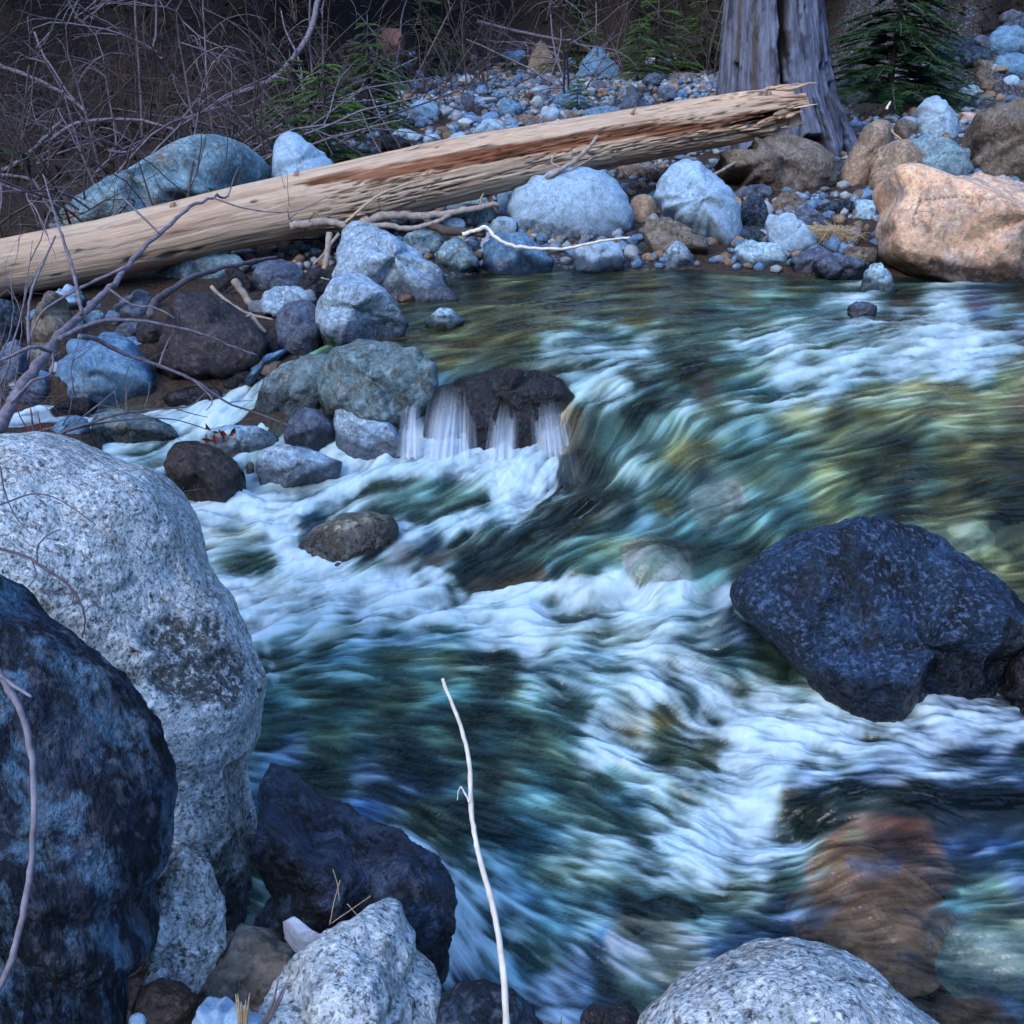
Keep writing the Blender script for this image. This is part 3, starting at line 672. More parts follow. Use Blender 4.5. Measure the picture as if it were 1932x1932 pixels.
def polytope(D, n, seed, k=14):
    r = np.random.RandomState(seed)
    N = r.normal(size=(n, 3)); N /= np.linalg.norm(N, axis=1)[:, None]
    N = np.concatenate([N, -N[: n // 2] + .3 * r.normal(size=(n // 2, 3))]); N /= np.linalg.norm(N, axis=1)[:, None]
    h = r.uniform(.72, .95, len(N))
    c = np.clip(D @ N.T, .0, None) / h
    s = (c ** k).sum(1) + .9 ** k
    return 1.0 / s ** (1.0 / k)

SHAPES = {
 'r': [(-1,0),(-.85,-.55),(-.45,-.92),(.1,-1),(.6,-.82),(.93,-.4),(1,.15),(.85,.65),(.45,.95),(-.1,1),(-.6,.85),(-.92,.5)],
 's': [(-1,.2),(-.7,-.35),(-.2,-.75),(.35,-1),(.8,-.7),(1,-.1),(.85,.5),(.4,.85),(-.2,1),(-.75,.8)],
 'z': [(-1,-.2),(-.8,-.7),(-.3,-1),(.2,-.8),(.75,-.4),(1,.1),(.8,.7),(.3,1),(-.3,.9),(-.85,.5)],
 'p': [(-1,.6),(-.7,-.1),(-.4,-.7),(-.1,-1),(.25,-.8),(.6,-.25),(.95,.45),(.9,.85),(.3,1),(-.4,1),(-.85,.9)],
 'b': [(-1,0),(-.95,-.75),(-.6,-.97),(.2,-1),(.85,-.85),(1,-.3),(.95,.6),(.75,.95),(0,1),(-.7,.95),(-.95,.6)],
}
def outline(o, seed):
    if isinstance(o[0], (int, float)):
        u0, v0, u1, v1 = o[:4]; sh = SHAPES[o[4] if len(o) > 4 else 'r']
        r = random.Random(seed)
        c = ((u0 + u1) / 2, (v0 + v1) / 2)
        return [(c[0] + x * (u1 - u0) / 2 * r.uniform(.93, 1.03), c[1] + y * (v1 - v0) / 2 * r.uniform(.93, 1.03)) for x, y in sh]
    return list(o)

NEAR = []
def neighbour(u, v):
    """words that place a small thing by the named boulder nearest to it"""
    cu, cv, l = min(NEAR, key=lambda n: (n[0] - u) ** 2 + 2.5 * (n[1] - v) ** 2)
    w = l.split()[:9]
    while w[-1] in ('the', 'of', 'a', 'in', 'at', 'on', 'to', 'and', 'with', 'behind', 'beside', 'under', 'from', 'left', 'right', 'by', 'between', 'its', 'below', 'above', 'toward', 'two', 'half', 'over', 'big'): w.pop()
    side = ('left of' if u < cu - 14 else 'right of' if u > cu + 14 else 'behind' if v < cv else 'in front of')
    return side + ' the ' + ' '.join(w)
def rock(label, o, mat, d=None, th=.8, ang=.5, rough=1.0, surf='s', bury=.15, level=None, cat=None, name=None, groove=None, group=None, push=.35, stain=None):
    seed = zlib.crc32(label.encode()) % 9973
    ol = np.array(outline(o, seed), float)
    u0, v0 = ol.min(0); u1, v1 = ol.max(0)
    w, h = u1 - u0, v1 - v0
    cu, cv = (u0 + u1) / 2, (v0 + v1) / 2
    if bury:
        low = ol[:, 1] > cv
        ol[low, 1] = cv + (ol[low, 1] - cv) * (1 + 2 * bury)
        cv += bury * h * .4
    T = th * .5 * min(w, h * 1.3) / FD
    if d is None:
        d = hit(cu, v1 - .06 * h, surf)
        T *= d
        d = d + T * push
    else:
        T *= d
    # radius function of the outline
    a = np.arctan2(-(ol[:, 1] - cv), ol[:, 0] - cu); rr = np.hypot(ol[:, 0] - cu, ol[:, 1] - cv)
    # resample the polygon edges densely so straight sides stay straight
    pts = []
    for k in range(len(ol)):
        p, q = ol[k], ol[(k + 1) % len(ol)]
        for s in np.linspace(0, 1, 12, endpoint=False): pts.append(p + (q - p) * s)
    pts = np.array(pts); aa = np.arctan2(-(pts[:, 1] - cv), pts[:, 0] - cu); ra = np.hypot(pts[:, 0] - cu, pts[:, 1] - cv)
    tb = np.linspace(-math.pi, math.pi, 361)
    od = np.argsort(aa); ri = np.interp(tb, aa[od], ra[od], period=2 * math.pi)
    ker = np.hanning(11)[1:-1]; ker /= ker.sum()
    sm = lambda q: np.convolve(np.concatenate([q[-6:-1], q, q[1:6]]), ker, 'same')[5:-5]
    ri = sm(ri)
    px = max(w, h)
    if level is None: level = 7 if px > 420 else 6 if px > 170 else 5 if px > 70 else 4
    D, F = ico(level)
    th_ = np.arctan2(D[:, 1], D[:, 0]); pl = np.hypot(D[:, 0], D[:, 1])
    g = polytope(D, 11, seed)
    E = D.copy(); E[:, 2] = 0; E /= (np.linalg.norm(E, axis=1)[:, None] + 1e-9)
    ge = polytope(E, 11, seed)
    g = 1 + ang * 1.6 * (g / ge - 1) * np.where(pl > .0, 1, 1)
    g = np.clip(g, .55, 1.25)
    # squarer profile than an ellipsoid
    pr = np.clip(pl, 0, 1) ** .92
    s = d / FD
    cen = pt(cu, cv, d)
    pg = pr * g; pg = np.where(pg > .9, .9 + .1 * np.tanh((pg - .9) / .1), pg) / (.9 + .1 * math.tanh(1))
    rf = ri.copy()
    for it in range(4):
        rr = np.interp(th_, tb, rf)
        L = np.stack([rr * pg * np.cos(th_) * s, rr * pg * np.sin(th_) * s, D[:, 2] * T * g], 1)
        if it == 3: break
        qu, qv = proj(L[:, :1] * RT + L[:, 1:2] * UP - L[:, 2:3] * FW + cen)      # how large does the body look? correct its radii to the size it should have
        qa = np.arctan2(-(qv - cv), qu - cu); qr = np.hypot(qu - cu, qv - cv)
        nb_ = 60; b_ = ((qa + math.pi) / (2 * math.pi) * nb_).astype(int) % nb_
        mx = np.zeros(nb_); np.maximum.at(mx, b_, qr)
        bc = -math.pi + (np.arange(nb_) + .5) * 2 * math.pi / nb_
        want = np.interp(bc, tb, ri)
        k_ = np.clip(want / np.maximum(mx, want * .3), .6, 1.25)
        rf = rf * sm(np.interp(tb, bc, k_, period=2 * math.pi))
    size = .5 * (w + h) * .5 * s
    n = fbm(L / size * 1.3 + seed, 3) * .045 + (fbm(L / size * 3.5 + seed, 5, .6, True) - .6) * .016 * ang
    n += fbm(L / size * 9 + seed, 3) * .009
    if level >= 6: n += fbm(L / size * 26 + seed, 3, .6) * .0035
    if groove:
        n += -groove * sstep(.75, .95, 1 - np.abs(np.sin(L[:, 1] / size * 6 + 1.5 * fbm(L / size * 1.5 + seed, 2)))) * sstep(-.2, .3, D[:, 2] * -1 + .5)
    L = L + D * (n * rough * size)[:, None]
    sv = np.zeros(len(L))
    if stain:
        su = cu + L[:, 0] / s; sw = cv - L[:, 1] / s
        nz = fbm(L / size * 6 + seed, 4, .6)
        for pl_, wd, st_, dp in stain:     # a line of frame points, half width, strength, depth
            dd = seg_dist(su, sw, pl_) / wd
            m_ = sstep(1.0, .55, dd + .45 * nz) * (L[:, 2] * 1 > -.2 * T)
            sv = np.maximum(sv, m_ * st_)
            L = L - D * (sstep(1.1, .2, dd + .25 * nz) * dp * (L[:, 2] > -.2 * T))[:, None]
    OW = L[:, :1] * RT + L[:, 1:2] * UP - L[:, 2:3] * FW
    Wp = OW + cen
    nm = name or ('boulder' if size > .14 else 'rock')
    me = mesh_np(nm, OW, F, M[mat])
    wl = Wf(Wp[:, 0], Wp[:, 1])
    land = np.maximum(Gf(Wp[:, 0], Wp[:, 1], False) - wl, 0)
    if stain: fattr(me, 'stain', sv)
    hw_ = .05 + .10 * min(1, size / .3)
    fattr(me, 'wet', sstep(hw_ * 1.25, hw_ * .6, Wp[:, 2] - wl + .05 * fbm(Wp * 7, 3)) * sstep(.45, .15, land))  # wet band made taller, so it also paints occlusion shade on rock bottoms
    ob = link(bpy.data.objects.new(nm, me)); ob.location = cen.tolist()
    tag(ob, label, cat or nm, group)
    NEAR.append((cu, cv, label))
    return ob

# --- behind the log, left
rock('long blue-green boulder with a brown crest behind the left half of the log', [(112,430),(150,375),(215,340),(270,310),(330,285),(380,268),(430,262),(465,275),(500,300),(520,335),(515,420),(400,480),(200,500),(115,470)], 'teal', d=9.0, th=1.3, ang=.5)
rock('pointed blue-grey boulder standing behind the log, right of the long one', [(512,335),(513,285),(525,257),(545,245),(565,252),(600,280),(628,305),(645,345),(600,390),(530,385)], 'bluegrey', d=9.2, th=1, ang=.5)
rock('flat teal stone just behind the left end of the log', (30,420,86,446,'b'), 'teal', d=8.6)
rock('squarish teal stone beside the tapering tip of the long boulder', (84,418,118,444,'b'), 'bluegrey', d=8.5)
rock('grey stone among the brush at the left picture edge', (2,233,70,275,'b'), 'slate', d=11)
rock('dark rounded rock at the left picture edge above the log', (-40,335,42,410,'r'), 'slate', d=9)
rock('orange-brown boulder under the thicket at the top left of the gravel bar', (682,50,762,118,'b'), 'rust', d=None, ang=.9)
# --- gravel bar behind the log
GB = [
 ('tall pointed grey-brown boulder at the back of the gravel bar', (991,73,1052,143,'p'), 'tan'),
 ('broad dark blue boulder behind the gravel bar beside the small firs', (1084,87,1174,153,'p'), 'blue'),
 ('small blue rock left of the tall pointed boulder', (946,95,984,120,'r'), 'blue'),
 ('flat blue rock in brown grass in the middle of the gravel bar', (1046,177,1104,203,'b'), 'blue'),
 ('long low blue rock touching the top of the log', (1090,198,1177,226,'s'), 'blue'),
 ('purple-blue boulder between the long low rock and the stump', (1167,160,1222,216,'p'), 'slate'),
 ('dark grey rounded rock left of the stump', (1238,164,1279,192,'r'), 'slate'),
 ('round grey rock in front of the broad dark blue boulder', (1113,150,1145,177,'r'), 'slate'),
 ('rounded blue-grey boulder on the gravel left of centre behind the log', (768,187,830,230,'r'), 'bluegrey'),
 ('black-faced rock behind the log at the left end of the gravel', (716,252,776,292,'z'), 'wetdark'),
 ('pale speckled rock above the black-faced one', (738,242,796,268,'z'), 'granite_far'),
 ('small round blue stone resting behind the log', (798,252,833,274,'r'), 'bluegrey'),
 ('half dark half blue rock leaning behind the log', (888,222,962,256,'p'), 'bluegrey'),
 ('slanted blue slab pointing down to the log', (938,184,988,226,'z'), 'blue'),
 ('pale blue slab behind the log near dry grass', (1015,200,1058,233,'s'), 'bluegrey'),
 ('low blue stone touching the back of the log at its middle', (845,248,880,270,'s'), 'bluegrey'),
 ('small dark violet stone on the fine gravel', (868,178,896,206,'b'), 'slate'),
 ('blue stone beside the foot of the tall pointed boulder', (1072,155,1100,178,'p'), 'blue'),
 ('violet blue stone behind the purple-blue boulder', (1210,136,1250,164,'s'), 'slate'),
 ('pale oval stone high on the gravel bar', (862,140,900,160,'r'), 'cob3'),
 ('tan stone at the top edge of the fine gravel', (800,120,840,145,'r'), 'tan'),
 ('flat grey stone right of the slanted blue slab', (1000,160,1040,178,'s'), 'bluegrey'),
]
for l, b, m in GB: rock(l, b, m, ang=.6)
# --- right, behind and around the stump
RB = [
 ('pale teal flat-topped boulder right of the stump', [(1560,165),(1580,150),(1640,147),(1655,140),(1680,153),(1740,163),(1765,175),(1740,195),(1690,210),(1590,210)], 'pale'),
 ('long brown slab behind the pale teal boulder', [(1698,160),(1740,135),(1790,115),(1850,110),(1880,125),(1870,165),(1780,175),(1710,172)], 'brown'),
 ('large dark blue boulder beneath the fir tree', (1750,64,1872,128,'s'), 'darkblue'),
 ('dark blue boulder at the top right corner', (1858,48,1960,116,'r'), 'blue'),
 ('blue boulder at the right edge below the corner boulder', (1868,98,1960,152,'r'), 'blue'),
 ('blue-black boulder leaning against the large one under the fir', (1800,86,1880,130,'r'), 'darkblue'),
 ('grey rounded stone on top of the right rock pile', (1880,20,1950,62,'r'), 'slate'),
 ('slate block leaning on the brown slab', (1794,108,1844,154,'b'), 'slate'),
 ('reddish brown rock between two slate blocks', (1838,112,1876,154,'b'), 'brown'),
 ('small blue block below the brown slab', (1748,134,1794,172,'b'), 'blue'),
 ('white-blue stone on the gravel right of the pale boulder', (1803,157,1852,197,'s'), 'pale'),
 ('smooth egg-shaped blue boulder standing on the right bank', [(1727,232),(1730,205),(1745,186),(1765,179),(1785,190),(1803,212),(1811,235),(1805,255),(1790,266),(1765,258),(1740,250)], 'bluegrey'),
 ('pinkish white stone beside the egg-shaped boulder', (1811,211,1842,236,'b'), 'salmon'),
 ('large mottled brown boulder at the right edge', [(1820,260),(1835,220),(1870,200),(1932,185),(2010,190),(2040,260),(2020,340),(1930,350),(1860,335),(1825,310)], 'brown'),
 ('tapered grey-brown stone leaning up toward the stump', [(1578,340),(1582,318),(1610,275),(1630,240),(1650,224),(1675,225),(1685,240),(1680,275),(1655,310),(1630,350),(1600,358)], 'tan'),
 ('small round brown stone under the twig pile', (1684,224,1732,264,'r'), 'brown'),
 ('cream and brown boulder left of the mottled grey-green one', [(1637,345),(1640,310),(1655,280),(1690,264),(1715,262),(1740,285),(1740,330),(1700,375),(1650,375)], 'tan'),
 ('mottled grey-green boulder above the salmon boulder', [(1690,300),(1705,270),(1745,254),(1790,262),(1830,285),(1835,320),(1800,345),(1720,345)], 'teal'),
 ('big salmon-coloured boulder with a crack at the right water edge', [(1647,420),(1655,345),(1680,316),(1760,310),(1830,325),(1932,345),(2080,360),(2120,450),(2080,540),(1932,545),(1800,530),(1700,500),(1660,480)], 'salmon', dict(ang=.6, rough=.6, stain=[([(1692,430),(1702,402),(1760,403)],2.4,.9,.008),([(1760,403),(1830,415),(1900,440)],2.2,.6,.005),([(1650,400),(1655,470),(1690,508)],12,.6,.0),([(1700,505),(1800,535),(1932,552)],14,.8,0),([(1690,325),(1730,322)],8,.4,0),([(1905,500),(1940,495)],20,.8,.03)])),
 ('flat brown boulder with a blue bare top below the stump', [(1350,300),(1400,280),(1440,258),(1500,252),(1550,270),(1578,295),(1580,340),(1545,368),(1480,372),(1400,350),(1350,330)], 'brown'),
 ('flat violet and white stone beside the pear-shaped boulder', (1380,346,1462,378,'s'), 'slate'),
 ('angular brown rock in front of the flat brown boulder', (1446,357,1534,404,'p'), 'brown'),
 ('dark blue rounded rock right of the pear-shaped boulder', (1396,368,1450,432,'r'), 'darkblue'),
 ('small pale blue pebble behind the dark flat stone', (1527,366,1557,387,'r'), 'bluegrey'),
 ('flat dark blue stone left of the pale block', (1537,374,1618,405,'s'), 'darkblue'),
 ('pale block leaning on the salmon boulder', (1612,376,1653,418,'b'), 'pale'),
 ('grey-purple rock behind the teal slab', (1480,388,1568,432,'p'), 'slate'),
 ('smooth teal slab tilted toward the pool', [(1442,425),(1448,405),(1490,402),(1515,418),(1540,445),(1548,465),(1500,478),(1470,480),(1452,455)], 'bluegrey'),
 ('small dark blue stone left of the teal slab', (1396,432,1446,462,'r'), 'darkblue'),
 ('pale flat stone at the far water edge', (1382,452,1436,486,'s'), 'pale'),
 ('white-topped slab with dark wet base at the far water edge', [(1386,490),(1392,470),(1430,458),(1465,455),(1485,480),(1486,500),(1440,505),(1395,505)], 'pale'),
 ('dark slate slab at the far water edge', (1481,464,1577,520,'s'), 'slate'),
 ('dark violet rock half in the pool beside the slate slab', (1532,480,1640,532,'r'), 'slate'),
 ('flat brown stone between the slate slab and the salmon boulder', (1590,465,1658,498,'b'), 'brown'),
 ('small teal cone-shaped stone standing in the pool', [(1621,545),(1630,515),(1645,497),(1660,496),(1680,515),(1695,545),(1660,556)], 'pale'),
 ('large pear-shaped pale blue boulder on the far bank', [(1232,372),(1240,345),(1262,312),(1290,297),(1320,303),(1345,325),(1380,355),(1398,390),(1402,420),(1395,455),(1370,470),(1330,450),(1290,425),(1245,395)], 'bluegrey'),
 ('brown wet boulder under the pear-shaped boulder', [(1211,440),(1220,415),(1260,408),(1300,430),(1335,455),(1335,480),(1290,490),(1230,475)], 'brown'),
 ('small lumpy speckled rock at the far water edge', (1242,454,1317,505,'p'), 'granite_far'),
 ('grey-brown round rock between the two big blue boulders', (1186,364,1240,422,'r'), 'tan'),
 ('largest smooth oval blue boulder in front of the log', [(955,395),(965,360),(1000,335),(1050,318),(1100,313),(1140,322),(1165,340),(1185,370),(1198,400),(1190,430),(1150,448),(1090,458),(1020,450),(975,430)], 'bluegrey', dict(rough=.25, ang=.08, stain=[([(985,430),(1040,450),(1120,458)],9,.6,0)])),
 ('low oval grey stone half in the pool below the oval boulder', [(1077,485),(1085,465),(1110,456),(1150,453),(1172,462),(1180,490),(1170,508),(1130,517),(1090,510)], 'bluegrey'),
 ('blue rock tucked behind the left end of the oval boulder', (936,349,990,400,'r'), 'bluegrey'),
 ('pale stone seen just beneath the log', (857,364,940,390,'s'), 'pale'),
 ('pale teal rock left of the oval boulder', (858,386,938,426,'r'), 'teal'),
 ('small grey rock below the pale teal one', (924,407,976,446,'r'), 'bluegrey'),
 ('small pale violet rock under the sticks', (834,410,880,437,'r'), 'bluegrey'),
 ('dark blue-violet boulder lying in the edge of the pool', [(908,500),(912,460),(940,438),(990,440),(1020,465),(1047,490),(1040,510),(1000,523),(940,520)], 'blue'),
 ('triangular teal rock at the pool edge', [(820,480),(840,455),(860,448),(880,460),(905,490),(908,508),(870,515),(835,505)], 'teal'),
 ('lichened rock behind the triangular one', (758,432,844,480,'z'), 'teal'),
 ('small purple stone beside the triangular rock', (872,453,903,479,'r'), 'slate'),
 ('large wedge-shaped pale granite boulder below the log', [(629,520),(635,470),(645,435),(670,415),(700,418),(740,440),(790,475),(830,505),(865,545),(878,562),(830,570),(760,570),(680,575),(640,560)], 'granite_far'),
 ('small rust-coloured stone at the foot of the wedge-shaped boulder', (748,553,784,574,'r'), 'rust'),
 ('rounded pale granite boulder in front of the wedge-shaped one', [(586,610),(600,570),(625,530),(655,514),(690,520),(725,545),(750,580),(775,605),(760,625),(700,645),(650,658),(615,645)], 'granite_far'),
 ('small pale cone-shaped stone poking out of the upper pool', [(800,608),(815,592),(830,580),(850,581),(865,592),(882,605),(850,620),(815,620)], 'pale'),
]
RB += [
 ('rounded dark stone on the rock pile left of the blue edge boulder', (1835,66,1872,94,'r'), 'slate'),
 ('pale grey stone in the middle of the right rock pile', (1888,140,1925,166,'s'), 'bluegrey'),
 ('brown block at the foot of the right rock pile', (1850,150,1890,178,'b'), 'brown'),
 ('blue stone between the egg-shaped boulder and the pale teal boulder', (1770,150,1806,180,'p'), 'blue'),
]
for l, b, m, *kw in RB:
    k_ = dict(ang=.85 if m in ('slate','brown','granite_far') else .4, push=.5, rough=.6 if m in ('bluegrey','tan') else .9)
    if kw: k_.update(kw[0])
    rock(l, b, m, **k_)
# --- left bank
LB = [
 ('low blue boulder in the shade right under the log', (281,470,470,540,'s'), 'teal', 7.6),
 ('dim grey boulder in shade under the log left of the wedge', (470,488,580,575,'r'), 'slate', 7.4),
 ('small lumpy granite rock left of the rounded granite boulder', [(488,570),(500,550),(525,540),(560,540),(592,548),(600,570),(570,590),(530,598),(500,592)], 'granite_far', None),
 ('round violet-grey rock under the lumpy granite rock', (518,563,614,668,'r'), 'slate', None),
 ('big purple-brown wet boulder on the left bank', [(291,690),(305,620),(325,570),(350,550),(400,553),(440,575),(480,610),(520,650),(523,690),(470,710),(400,725),(330,722)], 'purple', None),
 ('brown boulder below the left end of the log', (47,545,157,652,'p'), 'brown', None),
 ('smooth grey slab resting on the brown boulder', (84,538,158,590,'s'), 'bluegrey', None),
 ('dark teal rock at the left edge below the log', (-40,562,46,662,'r'), 'darkblue', None),
 ('rounded blue-grey boulder left of the purple-brown one', [(100,710),(110,680),(150,650),(195,627),(225,630),(260,655),(285,690),(312,725),(300,760),(240,775),(150,775),(105,745)], 'blue', None),
 ('small round blue pebble by the left branch', (134,594,156,618,'r'), 'bluegrey', None),
 ('grey cobble on the left bank under the twigs', (196,588,230,616,'r'), 'slate', None),
 ('dark mottled cobble beside the grey cobble', (160,585,200,612,'r'), 'teal', None),
 ('dark stone between blue-grey boulder and brown boulder', (216,600,275,640,'s'), 'slate', None),
 ('narrow wet slab pointing into the left rivulet', [(462,715),(470,690),(500,670),(535,657),(543,662),(525,690),(505,705),(480,722)], 'blue', None),
 ('flat dark grey rock lying in the left rivulet', [(171,830),(173,790),(200,775),(240,778),(290,785),(325,800),(345,822),(300,832),(230,845),(195,845)], 'mossy', None),
 ('pale flat stone in the left rivulet by the branch fork', (92,783,172,828,'s'), 'blue', None),
 ('dark brown grooved boulder in front of the left rivulet', [(308,880),(315,850),(335,833),(370,832),(410,845),(440,865),(462,890),(467,920),(450,945),(400,952),(350,935),(320,905)], 'wetbrown', None),
 ('pale greenish flat rock with red leaves on it', [(385,825),(395,808),(430,800),(480,803),(520,818),(540,842),(500,858),(430,858),(395,845)], 'pale', None),
 ('speckled granite rock with a dark wet underside', [(480,880),(490,848),(530,840),(570,843),(610,855),(645,870),(640,895),(600,915),(540,922),(495,912)], 'granite_far', None),
 ('angular grey granite rock left of the speckled oval one', [(536,815),(545,790),(575,768),(600,773),(630,800),(633,825),(610,850),(570,858),(540,840)], 'slate', None),
 ('dark oval speckled boulder at the foot of the small waterfall', [(626,800),(632,770),(660,760),(700,768),(740,795),(770,830),(780,855),(755,868),(710,872),(660,860),(635,835)], 'granite_far', None),
 ('small brown pebble wedged beside the grooved boulder', (464,870,480,896,'r'), 'tan', None),
]
LB += [  # stones added here; the black ones paint in the shade between the boulders
 ('dark stone at the left edge beside the blue-grey boulder', (-10,650,62,722,'r'), 'slate', None),
 ('brown stone touching the left side of the rounded blue-grey boulder', (48,645,108,705,'b'), 'brown', None),
 ('black wet stone wedged against the purple-brown boulder', (255,598,322,655,'z'), 'wetdark', None),
 ('black wet stone at the right foot of the purple-brown boulder', (415,690,485,738,'s'), 'wetdark', None),
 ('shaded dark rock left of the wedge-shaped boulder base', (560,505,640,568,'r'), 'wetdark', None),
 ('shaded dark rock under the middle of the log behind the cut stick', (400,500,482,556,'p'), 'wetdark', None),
 ('slate rock in the shade above the curved branch', (215,545,292,602,'s'), 'slate', None),
 ('grey stone left of the rivulet mouth', (20,706,104,772,'s'), 'slate', None),
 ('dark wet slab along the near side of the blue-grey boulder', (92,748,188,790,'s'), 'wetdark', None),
 ('dark wet slab between the purple-brown boulder and the rivulet', (300,726,425,768,'s'), 'purple', None),
 ('black stone under the round violet-grey rock', (492,618,556,668,'r'), 'wetdark', None),
]
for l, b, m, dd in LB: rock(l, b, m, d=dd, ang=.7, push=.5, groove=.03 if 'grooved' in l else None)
rock('water-covered smooth teal boulder between rivulet and mossy boulder', [(470,800),(478,760),(495,715),(530,685),(575,668),(625,664),(650,690),(640,750),(610,800),(560,830),(500,830)], 'mossy', d=5.65, th=.8, ang=.25)
rock('large mossy teal boulder left of the small waterfall', [(596,720),(605,685),(630,655),(680,640),(740,645),(790,660),(824,690),(826,730),(800,770),(750,790),(680,790),(615,775)], 'mossy', d=5.45, th=1.1, ang=.5)
# ledge of the small waterfall
rock('brown wet rock under the left strand of the waterfall', [(800,770),(815,735),(850,722),(890,728),(915,745),(910,800),(895,890),(830,890),(800,830)], 'wetbrown', d=5.46, th=.5, ang=.7)
rock('black wet block between the waterfall strands', [(878,745),(892,718),(930,712),(955,738),(948,800),(940,888),(888,888),(880,800)], 'wetdark', d=5.34, th=.6, ang=.7)
rock('wide low wet rock capping the whole waterfall ledge', [(835,742),(862,712),(930,698),(1010,698),(1062,712),(1088,745),(1062,772),(985,782),(940,762),(880,772)], 'wetdark', d=5.44, th=1.3, ang=.5)
rock('dark brown square block right of the middle strand', [(958,765),(972,746),(1005,744),(1018,780),(1018,885),(985,892),(962,885)], 'wetdark', d=5.33, th=.7, ang=.7)
rock('tan wet rock beneath the right strand of the waterfall', [(975,735),(1000,712),(1040,706),(1078,735),(1098,795),(1088,892),(1015,895),(985,800)], 'brown', d=5.48, th=.5, ang=.4)
# in the stream
rock('speckled brown rock breaking the white water below the falls', [(560,1075),(566,1025),(600,990),(640,970),(690,964),(735,972),(755,1000),(750,1050),(700,1095),(620,1110),(575,1100)], 'speckbrown', d=4.63, th=1.0, ang=.5, bury=.3)
rock('big dark blue wet boulder at the right of the stream', [(1385,1140),(1410,1085),(1450,1045),(1500,1008),(1560,985),(1620,970),(1665,968),(1705,985),(1760,1018),(1830,1058),(1900,1098),(1960,1150),(1990,1250),(1960,1360),(1890,1415),(1770,1405),(1650,1360),(1530,1285),(1430,1195)], 'bluewet', d=3.70, th=.62, ang=.9, bury=.05, rough=1.3, stain=[([(1850,1120),(1840,1180),(1822,1245)],26,.95,.02),([(1560,1010),(1555,1080),(1570,1140),(1590,1190)],26,.8,.01),([(1500,1060),(1470,1100)],30,.6,.0),([(1770,1260),(1790,1300)],24,.8,.01),([(1940,1180),(1920,1260),(1880,1320)],28,.95,.03),([(1745,1225),(1735,1250)],10,.9,.0)])
rock('black wet rock at the right edge under the dark blue boulder', [(1862,1350),(1880,1290),(1910,1240),(1950,1210),(2020,1250),(2040,1350),(1960,1380),(1890,1375)], 'wetdark', d=3.5, th=.9, ang=.6)
rock('small dark rock with foam round it in the upper rapids', (1598,568,1656,600,'r'), 'slate', d=None, bury=.3)
SUB = [
 ('round pale green boulder under the water at centre right', (1172,1010,1308,1118,'r'), 'subpale', 4.28),
 ('pale submerged boulder in the dark glide', (1292,906,1412,975,'s'), 'subpale', 4.75),
 ('small olive stone under water left of the pale one', (1236,940,1278,972,'r'), 'subolive', 4.75),
 ('pale olive stone under water behind the dark blue boulder', (1770,978,1878,1018,'s'), 'subpale', 4.4),
 ('olive stone under water at the right edge', (1840,1030,1920,1075,'r'), 'subolive', 4.2),
 ('long orange-brown rock under the water at the lower right', (1495,1565,1790,1835,'b'), 'suborange', 2.62),
 ('yellow and blue boulder under the water at the right edge', [(1735,1800),(1745,1745),(1800,1712),(1870,1716),(1950,1730),(2030,1780),(2020,1870),(1900,1870),(1790,1850)], 'subpale', 2.3),
 ('pale submerged boulder at the lower centre', (1150,1735,1335,1890,'b'), 'subpale', 2.33),
 ('brown submerged rock in the lower right corner', (1740,1840,1960,2000,'r'), 'suborange', 2.12),
 ('pale yellow stone beneath the foam by the granite boulder', (410,975,505,1050,'r'), 'subpale', 4.55),
 ('brown and pink rock under the tongue of water', (1500,1200,1640,1310,'r'), 'subolive', 3.55),
]
def sub_rock(label, o, mat, rz=.10, gap=.0):
    seed = zlib.crc32(label.encode()) % 9973
    ol = np.array(outline(o, seed), float); u0, v0 = ol.min(0); u1, v1 = ol.max(0)
    cu, cv = (u0 + u1) / 2, (v0 + v1) / 2
    P = pt(cu, cv, hit(cu, cv, 's')); w = float(Wf([P[0]], [P[1]])[0])
    P = at_z(cu, cv, w - gap - rz * .5); d = float((P - CAM) @ FW)
    dep_ = math.asin(max(.2, -(P - CAM)[2] / np.linalg.norm(P - CAM)))
    rx = (u1 - u0) / 2 * d / FD; ry = (v1 - v0) / 2 * d / FD / math.sin(dep_)
    D, F = ico(6); g = polytope(D, 9, seed, 9)
    n = .05 * fbm(D * 1.7 + seed, 3) + .012 * fbm(D * 7 + seed, 3)
    V = D * (.9 * g + .1 + n)[:, None] * np.array([rx, ry, rz])
    wl_ = Wf(V[:, 0] + P[0], V[:, 1] + P[1]) - (w - gap - rz) - .022
    V[:, 2] = wl_ - np.log1p(np.exp(np.clip((wl_ - V[:, 2]) * 60, -30, 30))) / 60
    me = mesh_np('submerged_boulder', V, F, M[mat]); fattr(me, 'wet', np.full(len(V), .25))
    ob = link(bpy.data.objects.new('submerged_boulder', me)); ob.location = (P[0], P[1], w - gap - rz); tag(ob, label, 'boulder')
for l, b, m, dd in SUB: sub_rock(l, b, m)

